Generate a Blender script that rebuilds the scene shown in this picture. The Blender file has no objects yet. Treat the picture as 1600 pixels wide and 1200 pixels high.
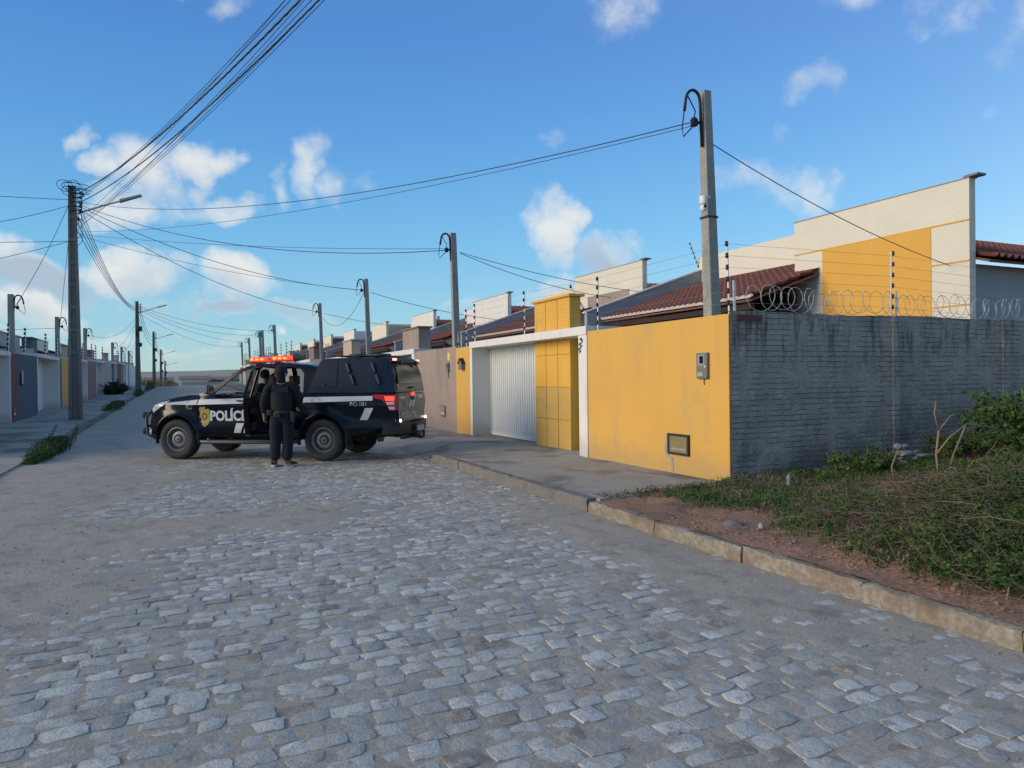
import bpy, bmesh, math, random
from mathutils import Vector, Matrix, noise
from mathutils.geometry import tessellate_polygon
random.seed(7)
S = bpy.context.scene
C = S.collection
R = math.radians
# ------------------------------------------------------------------ camera, sky, sun, exposure
cam_d = bpy.data.cameras.new('camera'); cam = bpy.data.objects.new('camera', cam_d); C.objects.link(cam)
YAW, PITCH, ROLL = R(24.6924), R(-0.4861), R(0.72)
fw = Vector((math.sin(YAW)*math.cos(PITCH), math.cos(YAW)*math.cos(PITCH), math.sin(PITCH)))
rt = Vector((math.cos(YAW), -math.sin(YAW), 0)); up = rt.cross(fw)
rt2 = rt*math.cos(ROLL)-up*math.sin(ROLL); up2 = up*math.cos(ROLL)+rt*math.sin(ROLL)
cam.matrix_world = Matrix((rt2, up2, -fw)).transposed().to_4x4()
cam.location = (0, 0, 1.5)
cam_d.sensor_width = 36; cam_d.lens = 36*1109/1600; cam_d.clip_start = .05; cam_d.clip_end = 6000
S.camera = cam
S.render.resolution_x = 1024; S.render.resolution_y = 768
S.view_settings.view_transform = 'Standard'; S.view_settings.look = 'None'
S.view_settings.gamma = 1; S.view_settings.use_curve_mapping = False
S.view_settings.exposure = 1.4
SUN_EL, SUN_AZ = R(17), R(-84)          # azimuth measured from +Y towards +X
sun_d = bpy.data.lights.new('sun', 'SUN'); sun = bpy.data.objects.new('sun', sun_d); C.objects.link(sun)
sun_d.energy = 1.2; sun_d.angle = R(34); sun_d.color = (1, .83, .62)
sv = Vector((math.sin(SUN_AZ)*math.cos(SUN_EL), math.cos(SUN_AZ)*math.cos(SUN_EL), math.sin(SUN_EL)))
sun.rotation_euler = (-sv).to_track_quat('-Z', 'Y').to_euler(); sun.location = sv*50

world = bpy.data.worlds.new('World'); S.world = world; world.use_nodes = True

class NT:
    """tiny node-graph helper"""
    def __init__(s, tree): s.t = tree; s.n = tree.nodes; s.l = tree.links
    def node(s, typ, **kw):
        n = s.n.new(typ)
        for k, v in kw.items():
            if k == 'inp':
                for a, b in v.items():
                    if hasattr(b, 'is_output') or isinstance(b, bpy.types.NodeSocket): s.l.new(b, n.inputs[a])
                    else: n.inputs[a].default_value = b
            else: setattr(n, k, v)
        return n
    def math(s, op, a, b=0.0, c=0.0, clamp=False):
        n = s.n.new('ShaderNodeMath'); n.operation = op; n.use_clamp = clamp
        for i, v in enumerate((a, b, c)):
            if isinstance(v, bpy.types.NodeSocket): s.l.new(v, n.inputs[i])
            else: n.inputs[i].default_value = v
        return n.outputs[0]
    def noise(s, vec, scale, detail=4, rough=.55, dist=0, out=0):
        n = s.node('ShaderNodeTexNoise'); n.inputs['Scale'].default_value = scale
        n.inputs['Detail'].default_value = detail; n.inputs['Roughness'].default_value = rough
        n.inputs['Distortion'].default_value = dist
        if vec is not None: s.l.new(vec, n.inputs['Vector'])
        return n.outputs[out]
    def ramp(s, fac, a, b):
        n = s.n.new('ShaderNodeMapRange'); n.clamp = True; n.interpolation_type = 'SMOOTHSTEP'
        s.l.new(fac, n.inputs[0]); n.inputs[1].default_value = a; n.inputs[2].default_value = b
        return n.outputs[0]
    def mix(s, fac, a, b, mode='MIX'):
        n = s.n.new('ShaderNodeMix'); n.data_type = 'RGBA'; n.blend_type = mode; n.clamp_factor = True
        for k, v in ((0, fac), (6, a), (7, b)):
            if isinstance(v, bpy.types.NodeSocket): s.l.new(v, n.inputs[k])
            elif k == 0: n.inputs[0].default_value = v
            else: n.inputs[k].default_value = (*v, 1) if len(v) == 3 else v
        return n.outputs[2]

w = NT(world.node_tree); w.n.clear()
sky = w.node('ShaderNodeTexSky', sky_type='NISHITA', sun_disc=False, sun_elevation=SUN_EL, sun_rotation=-SUN_AZ,
             altitude=0, air_density=1.0, dust_density=0.35, ozone_density=1.6)
tc = w.node('ShaderNodeTexCoord')
vn = w.node('ShaderNodeVectorMath', operation='NORMALIZE'); w.l.new(tc.outputs['Generated'], vn.inputs[0])
D = vn.outputs[0]
sx = w.node('ShaderNodeSeparateXYZ'); w.l.new(D, sx.inputs[0])
az = w.math('ARCTAN2', sx.outputs[0], sx.outputs[1]); el = w.math('ARCSINE', sx.outputs[2])
# clouds sit at infinity, placed by azimuth/elevation in degrees: az, el, half-widths, weight, greyness
BLOBS = [(-2.0,14.6,4.2,3.6,1.0,0),(-3.6,12.2,4.2,2.2,1.0,.0),(1.4,16.0,3.2,2.0,1.0,0),(-6.6,16.4,1.6,1.1,.9,0),(-5.0,14.9,1.7,1.2,.9,0),
 (9.5,15.8,2.2,3.4,.72,0),(12.2,14.6,2.4,2.2,.6,.1),(6.6,14.0,1.6,2.0,.66,0),(1.6,12.4,3.6,1.4,.7,.1),
 (3.2,7.3,4.4,2.3,1.1,.15),(-3.4,7.6,3.8,1.9,1.05,.2),(-8.4,6.6,4.4,2.0,1.0,.9),(-10.8,8.2,3.0,2.1,1.1,.2),(-9.6,4.4,4.6,1.6,1.05,.2),(-5.2,3.4,4,1.0,.8,.3),(2.4,5.0,5.2,1.0,.8,.9),(-2.5,5.6,5,1.0,.62,.9),
 (28.6,11.2,2.9,3.7,1.15,0),(32.0,9.2,3.0,2.6,.95,.7),(28.0,6.6,3.8,1.6,.7,.5),(28.8,18.2,2.6,1.2,.40,0),
 (43.0,14.0,4.4,2.2,.52,.1),(46.6,13.0,3.0,2.6,.68,.0),(45.6,17.8,1.8,1.4,.36,0),(48.0,20.4,1.8,1.5,.42,0),(57.5,16.0,2.2,1.2,.40,.1),
 (33.0,27.2,4.2,3.6,.55,.2),(57.0,24.2,3.8,3.2,.66,0),(60.5,21.2,3.4,3.6,.6,.1),(51.5,26.0,3.6,2.2,.45,.1),
 (3.0,26.2,3.0,1.3,.60,0),(-1.4,27.6,1.2,2.6,.56,0),(8.0,5.2,5.0,1.2,.66,.9),(15.0,4.2,6,1.0,.62,.8),(2.0,2.2,9,.9,.62,.7),(20.0,5.8,4,.8,.55,.7),(4.0,3.1,1.2,.7,.7,0),(7.6,3.2,.9,.8,.85,0),(-13,4,3,3,.9,.4),
 (-40,20,14,7,.9,0),(-75,16,16,8,1,0),(-110,25,18,8,.9,0),(100,22,16,8,.9,0),(150,18,20,8,.9,.1),(-160,20,18,9,.9,0),(80,12,6,4,.7,0)]
wn = w.noise(D, 9, 6, .6); wn2 = w.noise(D, 30, 5, .6)
wrp = w.node('ShaderNodeTexNoise'); wrp.inputs['Scale'].default_value = 11; wrp.inputs['Detail'].default_value = 7; w.l.new(D, wrp.inputs['Vector'])
ws = w.node('ShaderNodeSeparateXYZ'); w.l.new(wrp.outputs['Color'], ws.inputs[0])
azd = w.math('MULTIPLY_ADD', az, 57.2958, w.math('MULTIPLY_ADD', ws.outputs[0], 9.0, -4.5))
eld = w.math('MULTIPLY_ADD', el, 57.2958, w.math('MULTIPLY_ADD', ws.outputs[1], 6.4, -3.2))
dens = None; grey = None
for (a, e, ra, re, wt, g) in BLOBS:
    dx = w.math('MULTIPLY_ADD', azd, 1/ra, -a/ra); dy = w.math('MULTIPLY_ADD', eld, 1/re, -e/re)
    q = w.math('MULTIPLY_ADD', dx, dx, w.math('MULTIPLY', dy, dy))
    v = w.math('MULTIPLY', w.math('SUBTRACT', 1.0, q, clamp=True), wt)
    # flat, greyer underside
    gg = w.math('MULTIPLY', v, w.math('MULTIPLY_ADD', dy, -.45, .15+g, clamp=True))
    dens = v if dens is None else w.math('MAXIMUM', dens, v)
    grey = gg if grey is None else w.math('MAXIMUM', grey, gg)
cl = w.math('ADD', dens, w.math('MULTIPLY_ADD', wn, 1.5, -.75))
cl = w.math('ADD', cl, w.math('MULTIPLY_ADD', wn2, .8, -.40))
cover = w.math('MULTIPLY', w.ramp(cl, .12, 1.18), w.ramp(dens, .0, .5))
gf = w.ramp(grey, .12, .8)
ccol = w.mix(gf, (3.15, 3.2, 3.12), (1.7, 2.0, 2.4))
hz = w.ramp(el, R(0), R(14))
base = w.mix(w.math('MULTIPLY_ADD', hz, -1.0, 1.0), sky.outputs[0], sky.outputs[0])
satn = w.node('ShaderNodeHueSaturation', inp={'Saturation': 1.0, 'Value': 1.0, 'Color': sky.outputs[0]})
rampn = w.n.new('ShaderNodeValToRGB'); w.l.new(w.math('MULTIPLY_ADD', el, 1/R(50), .04), rampn.inputs[0])
cr = rampn.color_ramp; cr.elements[0].position = .0; cr.elements[0].color = (1.15, 1.70, 1.85, 1); cr.elements[1].position = 1; cr.elements[1].color = (.28, .74, 1.8, 1)
for (p_, c_) in ((.05, (1.22, 2.05, 2.25, 1)), (.13, (.84, 1.95, 2.62, 1)), (.26, (.46, 1.62, 2.85, 1)), (.40, (.27, 1.18, 2.68, 1)), (.55, (.20, .86, 2.35, 1))):
    e_ = cr.elements.new(p_); e_.color = c_
satn = w.node('ShaderNodeMix', data_type='RGBA', inp={0: w.math('MULTIPLY', w.math('SUBTRACT', 1.0, w.ramp(el, R(30), R(60))), .85), 6: satn.outputs[0], 7: rampn.outputs[0]})
col = w.mix(w.math('MULTIPLY', cover, .93), satn.outputs[2], ccol)
bg = w.node('ShaderNodeBackground', inp={'Color': col, 'Strength': 0.1})
wo = w.node('ShaderNodeOutputWorld'); w.l.new(bg.outputs[0], wo.inputs[0])

# ------------------------------------------------------------------ helpers
MATS = {}
def mat(name, col, rough=.8, col2=None, sc=6, amt=.5, bump=0, bsc=60, metal=0, coat=0, spec=.5, stain=None, stsc=1.2, stth=(.5,.75), stretch=None, emit=None, es=0, fine=0, alpha=None, coords='Object', grime=None):
    if name in MATS: return MATS[name]
    m = bpy.data.materials.new(name); m.use_nodes = True; g = NT(m.node_tree); g.n.clear()
    out = g.node('ShaderNodeOutputMaterial'); p = g.node('ShaderNodeBsdfPrincipled'); g.l.new(p.outputs[0], out.inputs[0])
    t = g.node('ShaderNodeTexCoord'); vec = t.outputs[coords]
    if coords == 'World':
        pass
    c = None
    if col2 is None: col2 = tuple(x*.8 for x in col)
    f = g.ramp(g.noise(vec, sc, 6, .6), .5-.5*amt, .5+.5*amt)
    c = g.mix(f, col, col2)
    if fine:
        f2 = g.noise(vec, bsc, 3, .6); c = g.mix(fine, c, g.mix(g.ramp(f2, .35, .65), (.0, .0, .0), (1, 1, 1)), 'OVERLAY')
    if stain:
        sv_ = vec
        if stretch:
            mp = g.node('ShaderNodeMapping'); g.l.new(vec, mp.inputs[0]); mp.inputs['Scale'].default_value = stretch; sv_ = mp.outputs[0]
        sf = g.ramp(g.noise(sv_, stsc, 6, .62, .3), *stth)
        c = g.mix(sf, c, stain)
    if grime:
        sz = g.node('ShaderNodeSeparateXYZ'); g.l.new(vec, sz.inputs[0])
        gn = g.noise(vec, 3.5, 6, .65)
        low = g.math('SUBTRACT', 1.0, g.ramp(g.math('MULTIPLY_ADD', gn, -.55, sz.outputs[2]), -.12, .35))
        c = g.mix(g.math('MULTIPLY', low, .6), c, grime)
        mp2 = g.node('ShaderNodeMapping'); g.l.new(vec, mp2.inputs[0]); mp2.inputs['Scale'].default_value = (7, 7, .45)
        st_ = g.math('MULTIPLY', g.ramp(g.noise(mp2.outputs[0], 1.0, 5, .6), .52, .74), g.ramp(sz.outputs[2], .9, 2.3))
        c = g.mix(g.math('MULTIPLY', st_, .38), c, grime)
    g.l.new(c, p.inputs['Base Color'])
    p.inputs['Roughness'].default_value = rough; p.inputs['Metallic'].default_value = metal
    p.inputs['Coat Weight'].default_value = coat; p.inputs['Specular IOR Level'].default_value = spec
    if emit: p.inputs['Emission Color'].default_value = (*emit, 1); p.inputs['Emission Strength'].default_value = es
    if alpha is not None: p.inputs['Alpha'].default_value = alpha
    if bump:
        b = g.node('ShaderNodeBump'); b.inputs['Strength'].default_value = min(1, bump); b.inputs['Distance'].default_value = .01*max(1, bump)
        g.l.new(g.noise(vec, bsc, 5, .65), b.inputs['Height']); g.l.new(b.outputs[0], p.inputs['Normal'])
    MATS[name] = m; return m

class MB:
    def __init__(s): s.v = []; s.f = []; s.mi = []; s.cur = 0
    def add(s, vs, fs):
        o = len(s.v); s.v += [tuple(x) for x in vs]
        for f in fs: s.f.append(tuple(i+o for i in f)); s.mi.append(s.cur)
        return s
    def box(s, a, b):
        (x0,y0,z0),(x1,y1,z1) = a, b
        x0,x1 = sorted((x0,x1)); y0,y1 = sorted((y0,y1)); z0,z1 = sorted((z0,z1))
        return s.add([(x0,y0,z0),(x1,y0,z0),(x1,y1,z0),(x0,y1,z0),(x0,y0,z1),(x1,y0,z1),(x1,y1,z1),(x0,y1,z1)],
              [(0,3,2,1),(4,5,6,7),(0,1,5,4),(1,2,6,5),(2,3,7,6),(3,0,4,7)])
    def hexa(s, p):   # 8 points: bottom 4 ccw, top 4
        return s.add(p, [(0,3,2,1),(4,5,6,7),(0,1,5,4),(1,2,6,5),(2,3,7,6),(3,0,4,7)])
    def tube(s, pts, r, n=6, caps=True):
        P = [Vector(p) for p in pts]; rr = r if hasattr(r, '__len__') else [r]*len(P)
        vs = []; a0 = None
        for i, p in enumerate(P):
            d = (P[min(i+1, len(P)-1)]-P[max(i-1, 0)]).normalized()
            if a0 is None: a0 = d.orthogonal().normalized()
            a0 = (a0 - d*a0.dot(d))
            if a0.length < 1e-6: a0 = d.orthogonal()
            a0.normalize(); b0 = d.cross(a0)
            for k in range(n):
                t = 2*math.pi*k/n; vs.append(p+(a0*math.cos(t)+b0*math.sin(t))*rr[i])
        fs = []
        for i in range(len(P)-1):
            for k in range(n): fs.append((i*n+k, i*n+(k+1)%n, (i+1)*n+(k+1)%n, (i+1)*n+k))
        if caps: fs.append(tuple(range(n-1, -1, -1))); fs.append(tuple((len(P)-1)*n+k for k in range(n)))
        return s.add(vs, fs)
    def lathe(s, prof, cen, axis='y', n=28, caps=None):   # prof: (radius, along)
        vs = []; c = Vector(cen)
        for r, a in prof:
            for k in range(n):
                t = 2*math.pi*k/n; u, v = r*math.cos(t), r*math.sin(t)
                q = {'y': (u, a, v), 'x': (a, u, v), 'z': (u, v, a)}[axis]; vs.append(c+Vector(q))
        fs = [(i*n+k, i*n+(k+1)%n, (i+1)*n+(k+1)%n, (i+1)*n+k) for i in range(len(prof)-1) for k in range(n)]
        if caps is None: caps = prof[0][0] < .03 or prof[-1][0] < .03 or max(abs(p_[0]) for p_ in prof) < .15
        if caps: fs.append(tuple(range(n))); fs.append(tuple((len(prof)-1)*n+k for k in range(n)))
        return s.add(vs, fs)
    def prism(s, poly, fn0, fn1):   # polygon (a,b) mapped by two functions to 3D, capped by tessellation
        n = len(poly); v0 = [fn0(*p) for p in poly]; v1 = [fn1(*p) for p in poly]
        tris = tessellate_polygon([[Vector((p[0], p[1], 0)) for p in poly]])
        fs = [(i, (i+1) % n, n+(i+1) % n, n+i) for i in range(n)]
        fs += [tuple(t) for t in tris] + [tuple(n+i for i in reversed(t)) for t in tris]
        return s.add(v0+v1, fs)
    def build(s, name, material, parent=None, smooth=False, bevel=0, ws=True, sharp=None):
        """vertices are given in world space when the parent is a top-level Empty placed at its base (ws) else in parent space"""
        me = bpy.data.meshes.new(name)
        off = Vector((0, 0, 0))
        if parent is not None and ws: off = WLOC.get(parent.name, Vector((0, 0, 0)))
        me.from_pydata([Vector(v)-off for v in s.v], [], s.f)
        ms = material if isinstance(material, (list, tuple)) else [material]
        for m in ms: me.materials.append(m)
        if len(ms) > 1: me.polygons.foreach_set('material_index', s.mi)
        bm = bmesh.new(); bm.from_mesh(me); bmesh.ops.recalc_face_normals(bm, faces=bm.faces); bm.to_mesh(me); bm.free()
        if smooth:
            me.polygons.foreach_set('use_smooth', [True]*len(me.polygons))
            if sharp: me.set_sharp_from_angle(angle=R(sharp))
        me.update()
        o = bpy.data.objects.new(name, me); C.objects.link(o)
        if parent is not None: o.parent = parent; WLOC[o.name] = off
        if bevel:
            b = o.modifiers.new('bevel', 'BEVEL'); b.width = bevel; b.segments = 2; b.limit_method = 'ANGLE'; b.angle_limit = R(40)
            me.polygons.foreach_set('use_smooth', [True]*len(me.polygons)); me.set_sharp_from_angle(angle=R(35))
        return o
WLOC = {}
def thing(name, label, cat, loc=(0,0,0), rz=0, group=None):
    o = bpy.data.objects.new(name, None); C.objects.link(o); o.location = loc; o.rotation_euler = (0, 0, rz)
    o.empty_display_size = .3
    o['label'] = label; o['category'] = cat
    if group: o['group'] = group
    WLOC[o.name] = Vector(loc) if rz == 0 else Vector((0,0,0)); return o
def tag(o, label, cat, group=None, kind=None):
    if label: o['label'] = label
    if cat: o['category'] = cat
    if group: o['group'] = group
    if kind: o['kind'] = kind
    return o
def struct(o): o['kind'] = 'structure'; return o
def lerp(a, b, t): return a+(b-a)*t
GP = [(-60,0),(17,0),(27,.13),(37,.27),(47,.42),(57,.6),(69,.8),(81,.95),(92,1.02),(108,.98),(125,.75),(150,.2),(185,-.5),(250,-.9),(6000,-1.0)]
def g(y):
    for (a, u), (b, v) in zip(GP, GP[1:]):
        if y <= b: return lerp(u, v, (y-a)/(b-a))
    return GP[-1][1]
def fbm(x, y, z=0, o=4): return noise.fractal(Vector((x, y, z)), 1.0, 2.0, o)
def text_geo(txt, size, weight=0.0, space=1.0):
    """letter outlines of the built-in font as flat polygons (verts 2D, faces)"""
    cu = bpy.data.curves.new('t', 'FONT'); cu.body = txt; cu.size = size; cu.offset = weight; cu.space_character = space
    cu.align_x = 'LEFT'; cu.resolution_u = 3
    o = bpy.data.objects.new('t', cu); C.objects.link(o)
    dg = bpy.context.evaluated_depsgraph_get(); dg.update()
    me = bpy.data.meshes.new_from_object(o.evaluated_get(dg))
    vs = [tuple(v.co) for v in me.vertices]; fs = [tuple(p.vertices) for p in me.polygons]
    bpy.data.objects.remove(o); bpy.data.meshes.remove(me); return vs, fs
def lettering(txt, size, fn, m, parent, weight=0.0, space=1.0, label=None, sx=1.0, ws=True):
    vs, fs = text_geo(txt, size, weight, space); b = MB(); b.add([fn(v[0]*sx, v[1]) for v in vs], fs)
    o = b.build('lettering', m, parent, ws=ws)
    if label: o['label'] = label
    return o

# ------------------------------------------------------------------ materials of the place
M = {}
M['sand'] = mat('sandy_dirt', (.40,.36,.29), .95, (.31,.28,.225), 1.1, .95, .6, 55, fine=.12, stain=(.22,.18,.15), stsc=3.2, stth=(.50,.75))
M['conc'] = mat('pavement_concrete', (.36,.345,.30), .9, (.27,.26,.23), 2.2, .8, .5, 50, stain=(.15,.145,.135), stsc=.9, stth=(.46,.64), fine=.12)
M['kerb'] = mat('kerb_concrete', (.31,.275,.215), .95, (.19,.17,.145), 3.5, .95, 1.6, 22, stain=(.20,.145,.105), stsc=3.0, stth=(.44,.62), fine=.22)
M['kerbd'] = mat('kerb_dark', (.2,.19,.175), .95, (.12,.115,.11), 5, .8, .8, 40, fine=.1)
M['soil'] = mat('red_soil', (.30,.155,.095), 1, (.2,.12,.085), 4, .8, 1, 45, fine=.3)
M['yellow'] = mat('yellow_render', (.69,.40,.085), .85, (.60,.34,.075), 1.1, .95, .9, 60, fine=.05, stain=(.52,.34,.12), stsc=1.9, stth=(.52,.80), stretch=(1,1,.35), grime=(.38,.27,.13))
M['yellow2'] = mat('yellow_tile', (.70,.40,.055), .7, (.62,.34,.05), 2, .8, .25, 160, stain=(.42,.30,.13), stsc=1.6, stth=(.6,.75), stretch=(1,1,.4))
M['olive'] = mat('olive_yellow_tile', (.54,.345,.08), .75, (.47,.30,.075), 2, .8, .25, 160, stain=(.40,.26,.08), stsc=1.6, stth=(.5,.8))
M['white'] = mat('white_render', (.72,.71,.67), .85, (.62,.61,.58), 1.5, .8, .35, 110, fine=.06, stain=(.42,.41,.38), stsc=1.5, stth=(.55,.85), stretch=(1,1,.3), grime=(.40,.36,.31))
M['cream'] = mat('cream_render', (.70,.665,.56), .85, (.63,.595,.50), 1.2, .8, .9, 45, fine=.06, stain=(.52,.48,.39), stsc=1.2, stth=(.62,.9), stretch=(1,1,.3))
M['orange'] = mat('orange_render', (.68,.38,.07), .85, (.63,.345,.065), 1.5, .8, .3, 110, fine=.06)
M['mauve'] = mat('mauve_render', (.36,.275,.24), .85, (.30,.235,.205), 1.2, .8, .6, 80, fine=.05, stain=(.22,.18,.16), stsc=1.2, stth=(.5,.8), stretch=(1,1,.3), grime=(.2,.17,.15))
M['gateM'] = mat('gate_white_paint', (.74,.75,.74), .45, (.66,.67,.66), 3, .8, .1, 60, stain=(.48,.46,.42), stsc=2, stth=(.62,.85), stretch=(1,1,.4))
M['tile'] = mat('clay_tile', (.25,.085,.06), .85, (.17,.065,.05), 7, .9, .5, 50, stain=(.12,.06,.05), stsc=3, stth=(.5,.72), fine=.25)
M['mortar'] = mat('eave_mortar', (.72,.68,.6), .9, (.5,.46,.4), 14, .9, .5, 60)
M['pole'] = mat('pole_concrete', (.33,.33,.30), .9, (.24,.245,.225), 6, .9, .6, 60, stain=(.14,.145,.13), stsc=2.4, stth=(.5,.75), stretch=(1,1,.25), fine=.2)
M['poled'] = mat('pole_concrete_dark', (.21,.20,.175), .9, (.15,.145,.13), 5, .9, .6, 50, stain=(.09,.09,.085), stsc=2, stth=(.5,.75), stretch=(1,1,.25), fine=.2)
M['black'] = mat('black_rubber', (.012,.012,.013), .6, (.02,.02,.02))
M['cable'] = mat('cable_black', (.02,.022,.026), .6)
M['blue'] = mat('slate_blue_render', (.075,.11,.14), .85, (.06,.09,.118), 1.6, .8, .3, 110, fine=.06, stain=(.05,.07,.09), stsc=1.2, stth=(.55,.85), stretch=(1,1,.3))
M['teal'] = mat('teal_render', (.09,.14,.155), .85, (.10,.16,.18), 1.6, .8, .3, 110)
M['brown'] = mat('brown_render', (.26,.16,.13), .85, (.21,.13,.105), 1.6, .8, .3, 110, stain=(.15,.10,.085), stsc=1.4, stth=(.55,.85))
M['brick'] = mat('brick_red', (.20,.08,.065), .85, (.17,.06,.05), 1.6, .8, .3, 110)
M['peach'] = mat('peach_render', (.52,.30,.20), .85, (.46,.26,.18), 1.6, .8, .3, 110)
M['greyw'] = mat('grey_render', (.38,.39,.40), .85, (.31,.32,.33), 1.6, .8, .3, 110, stain=(.24,.245,.25), stsc=1.4, stth=(.55,.85), stretch=(1,1,.3))
M['beige'] = mat('beige_render', (.50,.40,.30), .85, (.45,.36,.27), 1.6, .8, .3, 110)
M['dark'] = mat('dark_void', (.02,.02,.024), .9)
M['metal'] = mat('galvanised_metal', (.5,.51,.52), .45, (.4,.41,.42), 8, .8, metal=.7)
M['plastic'] = mat('grey_plastic', (.18,.18,.165), .5, (.13,.13,.12), 8, .8)
M['wpaint'] = mat('white_post_paint', (.75,.75,.73), .6, (.62,.62,.6), 12, .8)
M['blueroof'] = mat('blue_roof_sheet', (.03,.12,.24), .5)
def brick_mat():
    m = bpy.data.materials.new('rough_grey_painted_brick'); m.use_nodes = True; q = NT(m.node_tree); q.n.clear()
    out = q.node('ShaderNodeOutputMaterial'); p = q.node('ShaderNodeBsdfPrincipled'); q.l.new(p.outputs[0], out.inputs[0])
    t = q.node('ShaderNodeTexCoord'); mp = q.node('ShaderNodeMapping'); q.l.new(t.outputs['Object'], mp.inputs[0]); mp.inputs['Rotation'].default_value = (R(-90), 0, 0)
    # wobble
    wv = q.noise(t.outputs['Object'], 5, 4, .6, out=1)
    ad = q.node('ShaderNodeVectorMath', operation='MULTIPLY_ADD'); q.l.new(wv, ad.inputs[0]); ad.inputs[1].default_value = (.07,.03,.035); q.l.new(mp.outputs[0], ad.inputs[2])
    br = q.node('ShaderNodeTexBrick', inp={'Scale': 1.0, 'Mortar Size': .006, 'Mortar Smooth': .8, 'Brick Width': .62, 'Row Height': .070, 'Color1': (.7,.7,.7,1), 'Color2': (1,1,1,1), 'Mortar': (0,0,0,1)})
    q.l.new(ad.outputs[0], br.inputs['Vector'])
    n1 = q.noise(t.outputs['Object'], 2.2, 6, .65); n2 = q.noise(t.outputs['Object'], 28, 5, .7); n3 = q.noise(t.outputs['Object'], 7, 5, .65)
    st = q.node('ShaderNodeMapping'); q.l.new(t.outputs['Object'], st.inputs[0]); st.inputs['Scale'].default_value = (8,8,1.3)
    streak = q.ramp(q.noise(st.outputs[0], 1, 5, .65), .48, .64)
    sz = q.node('ShaderNodeSeparateXYZ'); q.l.new(t.outputs['Object'], sz.inputs[0])
    topm = q.ramp(sz.outputs[2], 1.45, 2.15); botm = q.math('SUBTRACT', 1.0, q.ramp(sz.outputs[2], .3, 1.15))
    streak = q.math('MULTIPLY', streak, q.math('MULTIPLY_ADD', topm, .8, .15, clamp=True))
    damp = q.math('MULTIPLY', q.ramp(q.noise(t.outputs['Object'], 1.4, 5, .6), .46, .62), botm)
    c = q.mix(q.ramp(n1, .3, .7), (.46,.42,.35), (.32,.295,.245))
    c = q.mix(q.math('MULTIPLY', q.ramp(n3, .52, .72), .7), c, (.54,.51,.45))
    c = q.mix(q.math('MULTIPLY', streak, .8), c, (.075,.075,.075)); c = q.mix(q.math('MULTIPLY', damp, .6), c, (.08,.08,.08))
    vert = q.ramp(q.noise(t.outputs['Object'], 3.0, 3, .5), .40, .56)
    mort = q.math('MULTIPLY', q.math('SUBTRACT', 1.0, br.outputs['Color']), vert)
    c = q.mix(q.math('MULTIPLY', br.outputs['Fac'], q.math('MULTIPLY', vert, .6)), c, (.12,.115,.11))
    q.l.new(c, p.inputs['Base Color']); p.inputs['Roughness'].default_value = .8
    h = q.math('ADD', q.math('MULTIPLY', q.math('MULTIPLY', br.outputs['Fac'], vert), -1.1), q.math('MULTIPLY_ADD', n2, 1.5, q.math('MULTIPLY', n3, 2.2)))
    b = q.node('ShaderNodeBump'); b.inputs['Strength'].default_value = 1; b.inputs['Distance'].default_value = .022
    q.l.new(h, b.inputs['Height']); q.l.new(b.outputs[0], p.inputs['Normal']); return m
M['brickw'] = brick_mat()
# ------------------------------------------------------------------ ground
def ground_z(x, y):
    z = g(y)-.06
    d = math.hypot(x, y)
    if y > 250: 
        t = min(1, (y-250)/900); z += t*t*(20+9*fbm(x*.0016, y*.0016, 3))*(1 if y < 1300 else max(.4, 1-(y-1300)/3000))
    return z
b = MB()
xs = [-3500,-1800,-900,-450,-220,-110,-60,-30,-15,-8,-5,-3,0,3,4.6,6,8,15,30,60,110,220,450,900,1800,3500]
ys = [-300,-100,-50,-20]+[-10+5*i for i in range(50)]+[245,260,290,330,380,440,520,600,700,850,1000,1200,1500,2000,3000,4500]
b.add([(x, y, ground_z(x, y)-(.12 if 4.05 < x < 60 and y < 8 else 0)) for y in ys for x in xs], [(j*len(xs)+i, j*len(xs)+i+1, (j+1)*len(xs)+i+1, (j+1)*len(xs)+i) for j in range(len(ys)-1) for i in range(len(xs)-1)])
M['terrain'] = mat('terrain_scrub', (.34,.32,.27), 1, (.22,.23,.20), .02, .8, stain=(.36,.30,.25), stsc=.008, stth=(.45,.6), fine=.2)
struct(b.build('ground', M['terrain'], smooth=True))

# road: sandy sheet whose surface rises over some of the stones
def buried(x, y):
    """0 stones exposed .. 1 buried in sand"""
    def bl(cx, cy, rx, ry): return math.exp(-(((x-cx)/rx)**2+((y-cy)/ry)**2))
    m = -.12+.50*fbm(x*.9, y*.6, 1.7)+.30*fbm(x*2.7, y*2.1, 5)+.28*fbm(x*7, y*7, 6, 2)
    m += 1.25*bl(.8, 8.1, 1.5, .75)+1.3*bl(-2.6, 8.5, 1.9, 4.2)+.8*bl(-1.3, 6.0, .8, 1.6)
    m += 1.0*bl(3.55, 4.2, .65, 3.4)+.7*bl(3.7, 9.0, .6, 4)+.35*bl(2.75, 3.6, .4, 1.6)+.5*bl(-3, 20, 3, 8)
    m += 1.3*bl(-2.2, 19, 2.4, 8)+.9*max(0, min(1, (y-15)/12))+.5*bl(-.3, 12.0, 1.2, 1.2)
    m -= 1.0*bl(1.2, 5.2, 1.3, 1.9)+.55*bl(.3, 3.4, 1.3, 1.4)+.7*bl(2.3, 2.3, .9, 1.3)+.8*bl(1.6, 10.6, 2.2, 1.5)
    return m
CELL = .045
def road_sand(x, y):
    m = buried(x, y); t = max(0, min(1, (m-.1)/1.0))
    z = g(y)+lerp(-.0048, .010, t)+.0045*fbm(x*5, y*5, 2, 5)+.003*fbm(x*17, y*17, 8, 2)+.012*fbm(x*.45, y*.45, 9, 2)
    return z
def road_base(x, y): return g(y)+.012*fbm(x*.45, y*.45, 9, 2)
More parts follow.
